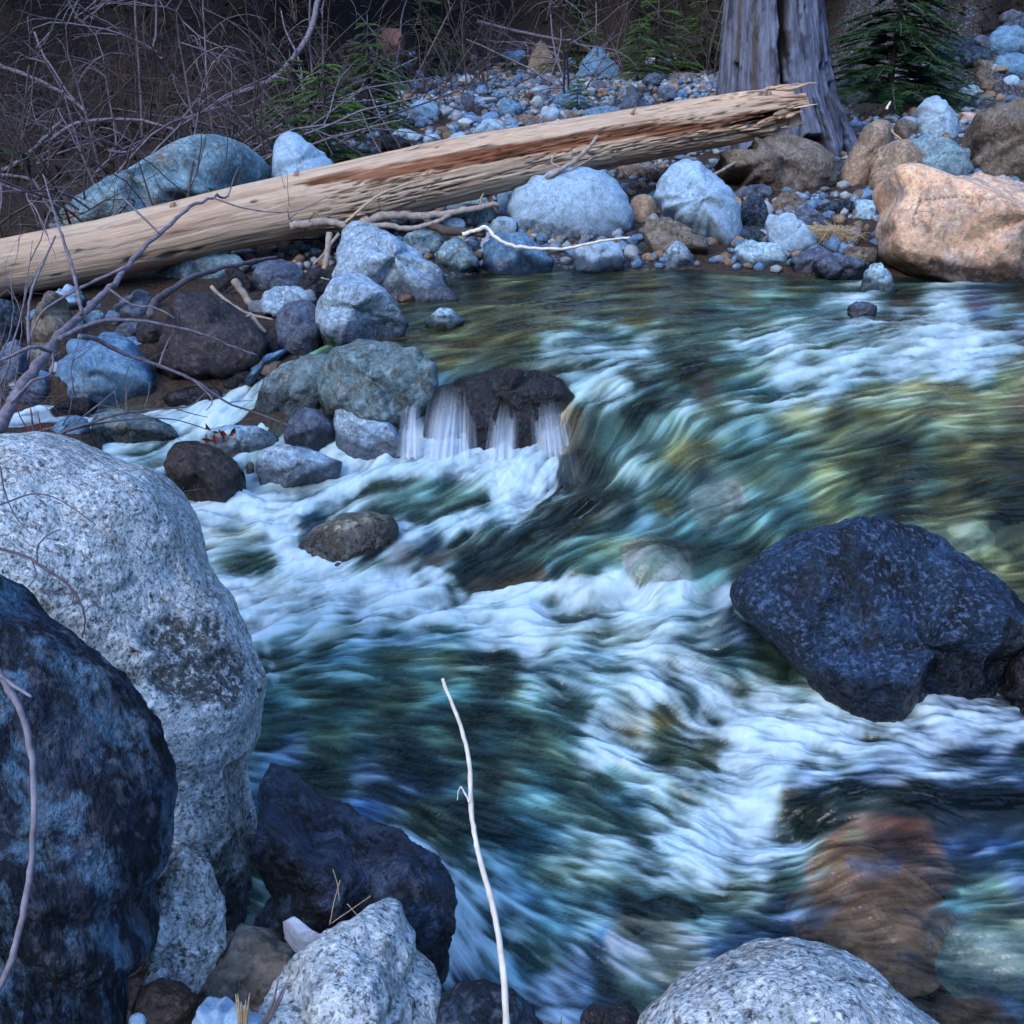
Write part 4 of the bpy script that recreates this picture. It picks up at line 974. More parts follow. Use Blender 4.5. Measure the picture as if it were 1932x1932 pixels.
# --- foreground
rock('huge pale speckled granite boulder at the left edge', [(-260,1150),(-200,950),(-100,850),(0,815),(50,813),(110,823),(170,845),(250,880),(310,915),(360,960),(395,1020),(425,1095),(465,1180),(500,1240),(514,1290),(505,1350),(490,1400),(474,1450),(487,1530),(497,1610),(492,1700),(470,1770),(400,1800),(300,1850),(100,1880),(-150,1850),(-260,1500)], 'granite_near', d=2.75, th=.75, ang=.5, bury=.02, rough=.8, stain=[([(360,1175),(385,1195),(400,1225),(450,1270),(400,1262),(370,1240)],50,1.0,.03),([(100,1090),(180,1130),(260,1190),(330,1250)],34,.42,.012),([(60,1010),(140,1040)],30,.25,.004),([(180,1140),(230,1180),(290,1230),(330,1260)],9,.6,.012),([(200,1100),(260,1110),(300,1085)],8,.5,.01),([(460,1440),(478,1560),(450,1620)],20,.6,.03),([(350,1640),(420,1650),(430,1760)],40,.9,.05)])
rock('dark blue-black boulder filling the lower left corner', [(-330,1350),(-200,1130),(-80,1065),(10,1072),(60,1100),(120,1160),(185,1225),(250,1290),(300,1360),(328,1430),(333,1510),(325,1600),(300,1700),(280,1790),(255,1860),(235,1990),(100,2150),(-200,2150),(-330,1800)], 'darkface', d=1.95, th=.6, ang=.6, bury=.0, rough=1.2)
rock('broken white granite rubble block between the two largest boulders', [(262,1870),(280,1790),(300,1710),(320,1620),(350,1600),(395,1640),(420,1700),(420,1790),(380,1850),(310,1900)], 'granite_near', d=2.2, th=.9, ang=1.0, bury=.05, rough=2)
rock('dark wedge-shaped wet boulder right of the granite boulder', [(482,1500),(500,1452),(560,1468),(640,1500),(740,1560),(810,1610),(845,1650),(860,1700),(845,1790),(800,1840),(700,1900),(560,1860),(490,1750)], 'wedge', d=2.5, th=.9, ang=1.1, rough=1.5)
rock('pointed pale granite rock at the bottom left of centre', [(480,2050),(495,1930),(515,1865),(560,1800),(620,1760),(680,1712),(725,1700),(758,1708),(790,1780),(822,1850),(830,1890),(825,1980),(760,2080),(600,2120)], 'granite_near', d=2.08, th=.9, ang=1.0, bury=.0, rough=1.3)
rock('brown and blue blotched boulder behind the pointed granite rock', [(345,1850),(360,1800),(400,1765),(450,1747),(510,1750),(555,1775),(575,1820),(560,1890),(500,1930),(420,1930),(360,1900)], 'brown', d=2.28, th=.9, ang=.5)
rock('small smooth dark brown stone at the bottom left', [(250,1900),(262,1865),(300,1845),(345,1850),(375,1880),(370,1925),(335,1960),(285,1960),(255,1940)], 'wetbrown', d=2.0, th=.9, ang=.25)
rock('rounded light blue stone at the bottom edge', [(365,1925),(378,1893),(410,1880),(450,1890),(495,1920),(500,1975),(430,2010),(375,1985)], 'bluegrey', d=1.92, th=.9, ang=.4)
rock('tiny blue and orange stone at the bottom edge', (240,1910,280,1960,'r'), 'bluegrey', d=1.95, ang=.7)
rock('dark rounded boulder at the bottom edge beside the pointed rock', [(815,1960),(830,1880),(870,1852),(920,1846),(970,1865),(1005,1900),(1030,1950),(1000,2030),(900,2060),(830,2030)], 'darkblue', d=1.98, th=.9, ang=.35)
rock('small black jagged rock at the bottom edge', [(1085,1960),(1095,1910),(1120,1890),(1150,1893),(1180,1882),(1200,1905),(1215,1950),(1180,2010),(1110,2010)], 'wetdark', d=1.95, th=.9, ang=1.0, rough=2)
rock('broad speckled granite boulder at the bottom right', [(1195,2020),(1215,1925),(1250,1870),(1300,1830),(1370,1795),(1430,1776),(1510,1776),(1570,1790),(1640,1830),(1720,1885),(1790,1940),(1850,2020),(1780,2150),(1500,2220),(1280,2160)], 'granite_near', d=1.85, th=.8, ang=.3, bury=.0)

# ------------------------------------------------------------------ waterfalls
FM = fall_mat()
def fall(lip, base, n=24, m=20, off=0.0):
    us = np.linspace(0, 1, n); V, UVv, E = [], [], []
    for j, s in enumerate(np.linspace(0, 1, m)):
        for i, a in enumerate(us):
            p = pt(np.interp(a, [0, 1], [lip[0], lip[2]]), np.interp(a, [0, 1], [lip[1], lip[3]]) + 8, 5.33)
            q = pt(np.interp(a, [0, 1], [base[0], base[2]]), np.interp(a, [0, 1], [base[1], base[3]]), 5.25)
            f = s ** .75
            r = p * (1 - f) + q * f
            r = r + np.array([0, -1.0, 0]) * (off + .09 * math.sin(min(1, s * 1.1) * math.pi * .5) + .018 * math.sin(a * 23 + s * 2) + .010 * math.sin(a * 47))
            V.append(r); UVv.append((a * n * .34 + .3 * math.sin(s * 3), s * .9 + off * 40, lip[0] * .1)); E.append((math.sin(math.pi * (a * .94 + .03)) ** .9) * (.6 + .4 * s) * min(1, s * 3 + .05))
    me = mesh_np('waterfall', V, grid_faces(m, n), FM)
    fattr(me, 'edge', E)
    a = me.attributes.new('fuv', 'FLOAT_VECTOR', 'POINT'); a.data.foreach_set('vector', np.array(UVv, np.float32).ravel())
    o = link(bpy.data.objects.new('waterfall', me)); tag(o, kind='structure')
fall((816,706,894,730), (780,892,906,895), 40)
fall((930,740,978,742), (908,895,980,895), 20)
fall((1000,738,1066,748), (1004,898,1100,898), 34)
fall((762,732,792,732), (750,850,798,852), 12)
fall((835,716,868,728), (808,890,862,892), 20, off=.05)
fall((1020,742,1050,746), (1030,897,1072,897), 16, off=.05)

# ------------------------------------------------------------------ tubes
def tube(P, rad, sides=6, jit=0.0, seed=0, cap=True):
    P = np.asarray(P, float); n = len(P); rad = np.asarray(rad, float)
    T = np.gradient(P, axis=0); T /= np.linalg.norm(T, axis=1)[:, None] + 1e-9
    ref = np.array([0, 0, 1.0]) if abs(T[0][2]) < .9 else np.array([1.0, 0, 0])
    N = np.cross(T, ref); N /= np.linalg.norm(N, axis=1)[:, None] + 1e-9
    B = np.cross(T, N)
    a = np.linspace(0, 2 * math.pi, sides, endpoint=False)
    rr = rad[:, None] * np.ones((n, sides))
    if jit: rr = rr * (1 + jit * np.random.RandomState(seed).normal(size=rr.shape))
    V = P[:, None] + rr[..., None] * (np.cos(a)[None, :, None] * N[:, None] + np.sin(a)[None, :, None] * B[:, None])
    V = V.reshape(-1, 3); F = grid_faces(n, sides, True)
    F = [F, np.array([list(range(sides))[::-1]]), np.array([[(n - 1) * sides + k for k in range(sides)]])] if cap else [F]
    return V, F
def join(parts):
    Vs, Fs, off = [], {}, 0
    for V, F in parts:
        for f in F:
            Fs.setdefault(f.shape[1], []).append(f + off)
        Vs.append(V); off += len(V)
    return np.concatenate(Vs), [np.concatenate(v) for v in Fs.values()]
def smooth_line(P, k=5):
    P = np.asarray(P, float); n = len(P)
    if n < 3: return np.array([P[0] + (P[-1] - P[0]) * t for t in np.linspace(0, 1, k + 1)])
    out = []
    for i in range(n - 1):
        p0, p1, p2, p3 = P[max(i - 1, 0)], P[i], P[i + 1], P[min(i + 2, n - 1)]
        for t in np.linspace(0, 1, k, endpoint=False):
            out.append(.5 * ((2 * p1) + (-p0 + p2) * t + (2 * p0 - 5 * p1 + 4 * p2 - p3) * t * t + (-p0 + 3 * p1 - 3 * p2 + p3) * t ** 3))
    out.append(P[-1]); return np.array(out)
def branch_geo(pts, r0, r1, d, sides=6, wob=.15, seed=0):
    """pts in frame units; d = depth or (d0, d1)"""
    d0, d1 = (d, d) if isinstance(d, (int, float)) else d
    P = np.array([pt(u, v, d0 + (d1 - d0) * i / max(1, len(pts) - 1)) for i, (u, v) in enumerate(pts)])
    P = smooth_line(P, 5)
    r = np.random.RandomState(seed + 3)
    rad = np.linspace(r0, r1, len(P)) * (1 + wob * r.normal(size=len(P)) * .3)
    P = P + r.normal(size=P.shape) * min(r0 * .12, .004)
    return tube(P, np.maximum(rad, .0008), sides, .06, seed)
def stick(label, cat, name, pts, r0, r1, d, mat, subs=(), part=None, group=None):
    """a stick; subs = side shoots, each its own child part"""
    V, F = branch_geo(pts, r0, r1, d, 8, seed=len(label))
    o = link(bpy.data.objects.new(name, mesh_np(name, V, F, M[mat])))
    tag(o, label, cat, group)
    for k, (p, a, b, dd) in enumerate(subs):
        V, F = branch_geo(p, a, b, dd, 6, seed=k + 50)
        link(bpy.data.objects.new(part or 'side_twig', mesh_np(part or 'side_twig', V, F, M[mat])), o)
    return o

# ------------------------------------------------------------------ the log
def lerp_tab(x, tab, k): return np.interp(x, [t[0] for t in tab], [t[k] for t in tab])
LT = [(-420,575,60,6.2),(-200,545,58,6.5),(0,506,54,6.9),(200,470,56,7.2),(400,422,57,7.5),(640,372,62,7.9),(860,322,60,8.3),(1080,277,52,8.7),(1300,238,48,9.15),(1420,218,46,9.4),(1500,203,40,9.55),(1520,199,38,9.6)]
NL, NA = 860, 180
us = np.linspace(-420, 1505, NL)
ax = np.array([pt(u, lerp_tab(u, LT, 1), lerp_tab(u, LT, 3)) for u in us])
rl = np.array([lerp_tab(u, LT, 2) * lerp_tab(u, LT, 3) / FD for u in us]) * .97
T = np.gradient(ax, axis=0); T /= np.linalg.norm(T, axis=1)[:, None]
arc = np.concatenate([[0], np.cumsum(np.linalg.norm(np.diff(ax, axis=0), axis=1))])
Nn = np.cross(T, [0, 0, 1.0]); Nn /= np.linalg.norm(Nn, axis=1)[:, None]      # toward camera side
if Nn[300][1] > 0: Nn = -Nn
Bb = np.cross(Nn, T); Bb *= np.sign(Bb[:, 2:3])
phi = np.linspace(0, 2 * math.pi, NA, endpoint=False)                          # 0 = toward the camera, pi/2 = up
A2, S2 = np.meshgrid(phi, arc); U2 = np.repeat(us[:, None], NA, 1)
cs, sn = np.cos(A2).ravel(), np.sin(A2).ravel(); Sr = S2.ravel(); Ur = U2.ravel()
gr = np.stack([Sr * .55, cs * 5.2, sn * 5.2], 1)
fine = fbm(np.stack([Sr * 1.6, cs * 9, sn * 9], 1), 4, .6)
mid = fbm(np.stack([Sr * .9, cs * 3.2, sn * 3.2], 1) + 4, 3)
rel = .02 * mid + .012 * fine
# rotten hollow along the front: a stripped band
aw = np.angle(np.exp(1j * A2.ravel()))                                        # -pi..pi
bandc = np.interp(Ur, [520, 700, 950, 1200, 1330, 1510], [.95, .62, .45, .25, .05, -.1])
bandw = np.interp(Ur, [520, 640, 900, 1150, 1300, 1400, 1510], [.03, .22, .34, .30, .22, .3, .45]) * (1 + .5 * mid)
band = sstep(bandw, bandw * .55, np.abs(aw - bandc + .12 * fine)) * sstep(515, 600, Ur)
rel -= band * (.07 + .05 * fine)
ck = fbm(np.stack([Sr * .8, cs * 6, sn * 6], 1) + 30, 3)
dens = np.interp(Ur, [-400, 250, 520, 700, 1505], [.05, .12, .5, 1, 1.2])
ck2 = fbm(np.stack([Sr * 1.3, cs * 15, sn * 15], 1) + 130, 3)
crack = np.maximum(sstep(.10, .0, np.abs(ck)), .9 * sstep(.11, .02, np.abs(ck2)) * sstep(450, 650, Ur)) * sstep(.0, .35, fbm(np.stack([Sr * 1.2, cs * 2, sn * 2], 1) + 60, 2) * .8 + dens * .45 - .2)
rel -= crack * .075 * np.minimum(dens, 1)
rel += .035 * sstep(600, 900, Ur) * fbm(np.stack([Sr * .7, cs * 7, sn * 7], 1) + 200, 3)
cr2 = sstep(.0, .5, -rel * 8 - .35)
# knots scar on the left, front low side
for (ku, ka, kr) in [(235,-.35,26),(300,-.55,34),(350,-.6,22),(140,.3,10),(90,-.4,9),(470,.6,10)]:
    dd = np.hypot((Ur - ku) / kr, (aw - ka) / (.006 * kr))
    rel -= .05 * sstep(1, .3, dd); crack = np.maximum(crack, sstep(1, .45, dd + .5 * fine) * .9)
# splintered right end: each fibre stops somewhere else
endlen = 1505 - 230 * np.clip(.30 + .9 * fbm(np.stack([cs * 4.0, sn * 4.0, cs * 0 + 2], 1), 3), 0, 1.0) * 1.0
rr = rl.repeat(NA) * (1 + rel)
over = sstep(0, 14, Ur - endlen)
rr = rr * (1 - .62 * over - .15 * sstep(1430, 1505, Ur))
crack = np.maximum(crack * .8, band * sstep(.0, .9, -fine) * .8)
crack = np.maximum(crack, over * .75)
V = ax.repeat(NA, 0) + rr[:, None] * (cs[:, None] * Nn.repeat(NA, 0) + sn[:, None] * Bb.repeat(NA, 0))
Fq = grid_faces(NL, NA, True)
capc = len(V); V = np.concatenate([V, ax[:1], ax[-1:]])
cap = np.array([[capc, k, (k + 1) % NA] for k in range(NA)] + [[capc + 1, (NL - 1) * NA + (k + 1) % NA, (NL - 1) * NA + k] for k in range(NA)])
lme = mesh_np('fallen_log', V, [Fq, cap], M['logwood'])
def addgrain(me, g, crack, rot):
    a = me.attributes.new('grain', 'FLOAT_VECTOR', 'POINT'); a.data.foreach_set('vector', np.asarray(g, np.float32).ravel())
    fattr(me, 'crack', crack); fattr(me, 'rot', rot)
rotv = np.clip(band * .9 + .5 * sstep(.2, .8, fbm(np.stack([Sr * .7, cs * 1.5, sn * 1.5], 1) + 80, 2) + np.interp(Ur, [500, 1500], [-.7, .1])), 0, 1)
rotv = np.clip(rotv + .35 * sstep(.1, .6, fbm(np.stack([Sr * 1.5, cs * 3, sn * 3], 1) + 300, 3)), 0, 1)
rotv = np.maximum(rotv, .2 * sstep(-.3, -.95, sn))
z2 = [[0, 0, 0]] * 2
addgrain(lme, np.concatenate([gr, z2]), np.concatenate([crack, [.5, .5]]), np.concatenate([rotv, [1, 1]]))
log = link(bpy.data.objects.new('fallen_log', lme))
tag(log, 'long bleached barkless log with a splintered right end lying across the bank', 'log')
# splinters sticking out of the broken end, slivers along the hollow
r_ = random.Random(4)
for k in range(26):
    a = r_.uniform(-1.2, 2.3); u0 = r_.uniform(1330, 1470); ln = r_.uniform(50, 130) * (1.0 if a > .2 else .7)
    u1 = min(u0 + ln, 1498 + (42 if a > .9 else 0) * r_.random())
    uu = np.linspace(u0, u1, 7)
    q = []
    for i, u in enumerate(uu):
        c = pt(u, lerp_tab(u, LT, 1), lerp_tab(u, LT, 3)); j = min(NL - 1, int(np.searchsorted(us, u)))
        q.append(c + (.205 * (.93 + .05 * math.sin(i + k)) - .012 * i * (a < .9)) * (math.cos(a) * Nn[j] + math.sin(a) * Bb[j]))
    V, F = tube(q, np.interp(np.linspace(0, 1, 7), [0, .3, 1], [.010, .022, .003]) * r_.uniform(.6, 1.2), 5, .2, k)
    me = mesh_np('splinter', V, F, M['logwood'], False)
    addgrain(me, np.stack([V[:, 0] * .6, V[:, 1] * 16, V[:, 2] * 16], 1), np.full(len(V), .0 if k % 4 else .3), np.full(len(V), .2))
    link(bpy.data.objects.new('splinter', me), log)

for k, (u, a, ln) in enumerate([(905, -1.2, .16), (800, -1.4, .12), (1040, -.6, .08), (560, 1.35, .05), (330, 1.2, .045), (1180, 1.1, .07)]):
    j = int(np.searchsorted(us, u)); d_ = math.cos(a) * Nn[j] + math.sin(a) * Bb[j]; p0 = ax[j] + rl[j] * .9 * d_
    V, F = tube([p0, p0 + d_ * ln * .5 + T[j] * .01, p0 + d_ * ln + T[j] * .03], [.022, .016, .009], 8, .15, k)
    me = mesh_np('branch_stub', V, F, M['logwood']); addgrain(me, V * np.array([6, 6, 2]), np.full(len(V), .35), np.full(len(V), .5))
    link(bpy.data.objects.new('branch_stub', me), log)
for k in range(22):
    u = r_.uniform(560, 1480); a = r_.uniform(-.9, 1.7); j = int(np.searchsorted(us, u)); d_ = math.cos(a) * Nn[j] + math.sin(a) * Bb[j]
    p0 = ax[j] + rl[j] * .985 * d_; L_ = r_.uniform(.08, .26)
    q = [p0, p0 + T[j] * L_ * .5 + d_ * .006, p0 + T[j] * L_ + d_ * r_.uniform(.008, .03)]
    V, F = tube(q, [.004, .011, .002], 4, .3, k + 70)
    me = mesh_np('wood_sliver', V, F, M['logwood'], False); addgrain(me, V * np.array([2, 14, 14]), np.full(len(V), .0 if k % 3 else .5), np.full(len(V), .15))
    link(bpy.data.objects.new('wood_sliver', me), log)

# ------------------------------------------------------------------ the stump
def stump():
    d = 10.6
    NH, NS = 260, 260
    vs = np.linspace(330, -330, NH)
    cenu = np.interp(vs, [-330, 0, 100, 200, 260, 330], [1452, 1452, 1452, 1462, 1482, 1500])
    half = np.interp(vs, [-330, 0, 60, 120, 180, 230, 270, 330], [84, 88, 94, 104, 116, 126, 134, 142])
    # left side stays upright, the right root flares
    L = np.interp(vs, [-330, 0, 330], [1362, 1358, 1356]); Rr = np.interp(vs, [-330, 0, 60, 120, 180, 230, 270, 330], [1530, 1535, 1548, 1560, 1578, 1600, 1618, 1632])
    cenu = (L + Rr) / 2; half = (Rr - L) / 2
    C = np.array([pt(u, v, d) for u, v in zip(cenu, vs)])
    C[:, 1] = pt(1470, 200, d)[1] + .12
    ph = np.linspace(0, 2 * math.pi, NS, endpoint=False)
    PH, I = np.meshgrid(ph, np.arange(NH)); c, s = np.cos(PH).ravel(), np.sin(PH).ravel(); i = I.ravel()
    z = C[i, 2]; hw = half[i] * d / FD
    g = np.stack([c * 3.5, s * 3.5, z * .9], 1)
    flute = fbm(np.stack([c * 2.2, s * 2.2, z * .25], 1), 3)
    fine = fbm(np.stack([c * 11, s * 11, z * 1.2], 1), 4, .6)
    flare = np.interp(vs, [-330, 120, 330], [0, .15, 1])[i]
    lobes = .10 * np.cos(PH.ravel() * 6 + .7) * flare
    lump = fbm(np.stack([c * 4, s * 4, z * 3.2], 1) + 55, 4, .6)
    rr = hw * (1 + .035 * flute + .03 * fine + .03 * lump + lobes)
    aw = np.angle(np.exp(1j * (PH.ravel() + math.pi / 2)))     # 0 = toward camera (-y)
    vv = vs[i]
    def hole(cu, cw, v0, v1, seed, depth=.25):
        w = cw * (1 + .6 * fbm(np.stack([vv * .02, vv * 0, vv * 0 + seed], 1), 2))
        m = sstep(w, w * .6, np.abs(aw - cu)) * sstep(v0 - 12, v0 + 8, vv) * sstep(v1 + 15, v1 - 10, vv)
        return m
    holes = np.maximum.reduce([hole(.02, .13, -400, 100, 1), hole(-.05, .05, 60, 160, 2), hole(.83, .08, 125, 195, 3), hole(1.08, .10, 125, 165, 4),
                               hole(-.95, .09, 125, 300, 5), hole(.55, .05, 220, 330, 6), hole(1.25, .08, 160, 220, 7), hole(.3, .16, 255, 330, 8)])
    rr = rr - holes * .16
    tan = np.maximum(hole(-.52, .06, -400, 300, 11), hole(-.9, .05, -400, 200, 12)) * .8
    V = C[i] + np.stack([rr * c, rr * s * .85, 0 * c], 1)
    top = i == NH - 1
    V[:, 2] += np.where(i > NH * .85, (i - NH * .85) / (NH * .15), 0) * .35 * fbm(np.stack([c * 2.5, s * 2.5, c * 0], 1), 2)
    F = grid_faces(NH, NS, True)
    nV = len(V); V = np.concatenate([V, [C[-1] - np.array([0, 0, .3])]])
    cap = np.array([[nV, (NH - 1) * NS + k, (NH - 1) * NS + (k + 1) % NS] for k in range(NS)])
    fis = sstep(.13, .02, np.abs(fbm(np.stack([c * 6, s * 6, z * .9], 1) + 9, 4, .6))) * sstep(-.2, .3, fbm(np.stack([c * 2, s * 2, z * .8], 1) + 29, 2))
    V[:nV] -= (np.stack([c, s, 0 * c], 1) * (fis * .035)[:, None])
    crack = np.clip(holes + .8 * fis + .6 * sstep(.15, .5, lump) , 0, 1)
    me = mesh_np('tree_stump', V, [F, cap], M['stump'])
    addgrain(me, np.concatenate([np.stack([c * 3.4, s * 3.4, z * .7], 1) * 1.8, [[0, 0, 0]]]), np.append(crack, 1), np.append(np.clip(tan, 0, 1), 1))
    o = link(bpy.data.objects.new('tree_stump', me))
    tag(o, 'tall weathered grey-violet dead tree stump with dark hollows behind the log end', 'stump')
stump()

# ------------------------------------------------------------------ driftwood and sticks
stick('pale curved driftwood branch lying under the log above the wedge-shaped boulder', 'driftwood', 'driftwood_branch', [(548,427),(580,422),(615,418),(645,425),(665,432)], .030, .022, 7.55, 'drift')
stick('thick pale driftwood limb from the wedge-shaped boulder to under the log', 'driftwood', 'driftwood_branch', [(668,430),(700,415),(740,406),(800,408),(850,402),(905,392),(940,385)], .035, .018, (7.7,7.9), 'drift', [([(905,392),(908,375),(912,365)],.01,.006,7.9)])
stick('second driftwood limb just below the thick one', 'driftwood', 'driftwood_branch', [(690,428),(730,425),(770,432),(820,420),(850,405)], .022, .014, (7.6,7.7), 'drift')
stick('dark brown stub of wood below the driftwood limbs', 'driftwood', 'driftwood_branch', [(805,420),(840,435),(880,438),(915,442)], .034, .028, (7.7,7.6), 'drift_dark')
stick('thin white bent root running from the sticks to the low oval stone', 'root', 'bleached_root', [(873,442),(900,434),(918,430),(935,448),(965,463),(1010,468),(1060,470),(1100,462),(1150,452),(1188,448)], .016, .007, (7.6,7.35), 'bleach')
stick('arched pale stalk leaning on the front of the log', 'stick', 'dry_stalk', [(652,420),(680,395),(715,368),(760,350),(800,338)], .011, .007, (7.45,7.7), 'straw')
stick('forked grey branch lying over the log above the oval boulder', 'branch', 'broken_branch', [(1030,335),(1060,318),(1090,298),(1110,278),(1128,258)], .022, .014, (8.3,8.35), 'drift', [([(1060,318),(1048,312),(1040,305),(1048,290)],.012,.006,8.3),([(1075,322),(1105,305),(1130,290)],.008,.004,8.25)])
stick('pale stick standing on end behind the brown stick tangle', 'stick', 'cut_stick', [(442,528),(460,555),(480,582)], .026, .02, 6.9, 'drift')
stick('pale stick slanting over the flat brown boulder under the log end', 'stick', 'dry_stalk', [(1348,330),(1390,305),(1440,280)], .014, .012, (9.1,9.4), 'drift')
stick('thin tan stick at the edge of the twig pile right of the stump', 'stick', 'dry_stalk', [(1673,230),(1685,250),(1700,263)], .012, .009, 10.2, 'straw')
stick('short white stick upright in the twig pile', 'stick', 'dry_stalk', [(1672,206),(1680,192)], .014, .010, 10.8, 'bleach')
stick('brown forked twig over the purple-brown boulder', 'twig', 'forked_twig', [(397,540),(430,570),(470,592),(515,603)], .012, .006, 6.3, 'drift', [([(475,594),(430,612),(400,627)],.009,.005,6.2),([(470,590),(500,628),(520,655)],.014,.012,6.3)])
stick('upright broken stick in the shade left of the wedge-shaped boulder', 'stick', 'forked_twig', [(623,440),(618,475),(612,510),(602,540),(596,560)], .022, .012, 7.1, 'drift', [([(575,512),(598,522),(622,528)],.008,.006,7.0),([(640,440),(610,480),(590,500)],.012,.006,7.1)])
stick('long dim branch curving from the shade under the log to the left bank', 'branch', 'curved_branch', [(283,593),(292,570),(310,555),(360,525),(410,508),(470,495),(520,485)], .022, .012, (5.6,7.2), 'twig')
stick('tall bleached bare stem rising in front of the stream', 'dead stalk', 'bleached_stalk', [(834,1280),(852,1325),(872,1380),(885,1440),(888,1505),(893,1560),(905,1620),(925,1690),(940,1760),(950,1840),(957,1960),(960,2080)], .0026, .0052, (1.62,1.50), 'bleach', [([(886,1515),(878,1498),(870,1484)],.0018,.001,1.56),([(870,1484),(865,1492),(863,1510)],.001,.0006,1.56)])
stick('grey jointed stalk bending in front of the dark lower left boulder', 'dead stalk', 'grey_stalk', [(-20,1240),(10,1290),(40,1345),(58,1420),(65,1500),(62,1590),(52,1680),(35,1760),(10,1840),(-30,1900)], .0047, .0045, 1.5, 'stalk', [([(0,1275),(25,1293),(60,1315)],.003,.002,1.48)])
# splintered bits beside pointed granite rock
for lab, px, py, ml in (('white splintered wood shard against the pointed granite rock', 520, 1885, 'stalk'), ('cream splintered wood tip on the light blue stone', 458, 1905, 'straw')):
    o = tag(link(bpy.data.objects.new('wood_shard', None)), lab, 'wood shard'); o.location = pt(px, py, 1.9).tolist()
    for k in range(5):
        du = k * 4 - 8 + r_.uniform(-3, 3)
        V, F = tube([pt(px + du * .5 - 22 * (px > 500), py + 50, 1.9) , pt(px + du, py + 5, 1.88), pt(px + du * 1.6 + 14 * (px > 500), py - (25 if px > 500 else 12) - r_.uniform(0, 22), 1.86)], [.0035, .0028, .0006], 4)
        V = V - pt(px, py, 1.9)
        link(bpy.data.objects.new('splinter', mesh_np('splinter', V, F, M[ml])), o)
# dry grass blades in the dark gap and at the bottom edge
def blades(label, items):
    parts = []
    for a, b, c, r in items:
        parts.append(branch_geo([a, ((a[0] + b[0]) / 2 + c, (a[1] + b[1]) / 2), b], r, r * .4, 2.15, 4, seed=int(a[0])))
    V, F = join(parts); c0 = V.mean(0)
    o = link(bpy.data.objects.new('grass_blades', mesh_np('grass_blades', V - c0, F, M['straw']))); o.location = c0.tolist(); tag(o, label, 'grass blades')
blades('few thin dry grass blades in the dark gap above the snow patch', [((622,1745),(642,1660),-2,.0011),((625,1742),(700,1690),0,.001),((630,1748),(720,1720),4,.0009),((640,1700),(628,1640),3,.0009),((655,1705),(690,1745),0,.0008)])
blades('single short yellow grass blade at the bottom edge beside the dark boulder', [((1050,1960),(1060,1918),1,.002)])
# white foam patch between the stones
def foam_patch():
    ol = [(533,1735),(548,1726),(560,1733),(580,1750),(605,1770),(624,1776),(600,1781),(570,1776),(550,1758)]
    c = np.array(ol).mean(0); V = [pt(c[0], c[1], 2.14) + np.array([0, 0, .012])]; n = len(ol) * 4; P = []
    for k in range(len(ol)):
        a, b = np.array(ol[k]), np.array(ol[(k + 1) % len(ol)])
        for s in (0, .25, .5, .75): P.append(a + (b - a) * s)
    for p in P: V.append(pt(*(c + (p - c) * .7), 2.14) + np.array([0, 0, .008]))
    for p in P: V.append(pt(*p, 2.15) - np.array([0, 0, .006]))
    for p in P: V.append(pt(*p, 2.19) - np.array([0, 0, .05]))
    F3 = [[0, 1 + k, 1 + (k + 1) % n] for k in range(n)]
    F4 = [[1 + r * n + k, 1 + (r + 1) * n + k, 1 + (r + 1) * n + (k + 1) % n, 1 + r * n + (k + 1) % n] for r in (0, 1) for k in range(n)]
    cc = pt(c[0], c[1], 2.14)
    o = link(bpy.data.objects.new('snow_patch', mesh_np('snow_patch', np.array(V) - cc, [np.array(F3), np.array(F4)], M['snow'])))
    o.location = cc.tolist(); tag(o, 'small white remnant of snow between the dark wedge boulder and the pointed granite rock', 'snow')
foam_patch()

# foreground left branches
stick('thick grey branch rising from the left edge into bare twigs in front of the log', 'branch', 'bare_branch',
  [(-260,1120),(-150,960),(-60,870),(0,800),(30,745),(70,690),(100,650),(135,610),(180,570),(215,535),(250,490),(300,440),(350,395),(400,372),(430,372)], .026, .004, (3.4,4.6), 'twig_pale',
  [([(110,640),(150,620),(200,605),(260,605),(320,615),(380,630),(430,650),(485,670)],.010,.003,(3.9,4.3)),
   ([(300,440),(260,400),(230,370),(222,345)],.005,.002,(4.2,4.3)),([(400,372),(450,390),(510,400),(560,398),(620,370)],.004,.0015,(4.5,4.6)),([(430,372),(440,340),(450,315)],.003,.0015,4.5),
   ([(235,505),(180,530),(120,560),(80,590),(60,630),(52,680)],.007,.003,(4.0,3.9)),
   ([(155,595),(140,520),(125,470),(112,430),(105,410),(82,330)],.008,.003,(3.9,4.0)),
   ([(55,650),(55,570),(75,510),(105,445)],.007,.003,(3.8,3.9)),
   ([(20,760),(60,720),(95,705),(100,665)],.006,.003,(3.6,3.7)),
   ([(300,690),(310,660),(322,635)],.004,.002,4.0),
   ([(105,665),(85,660),(60,655),(0,680),(-40,690)],.008,.004,(3.8,3.6)),
   ([(205,545),(250,575),(290,580),(330,600)],.005,.002,4.0)])
stick('dark side branch reaching right across the left rivulet', 'branch', 'bare_branch',
  [(-40,885),(0,838),(60,795),(120,760),(150,720),(190,690),(150,635),(180,640),(230,665),(300,690),(370,720),(430,760),(480,778),(550,805)][6:], .010, .0025, (3.9,4.5), 'twig_pale',
  [([(365,718),(395,745),(400,760),(388,775)],.004,.0015,4.2),([(430,760),(450,757),(478,755)],.003,.001,4.3)])
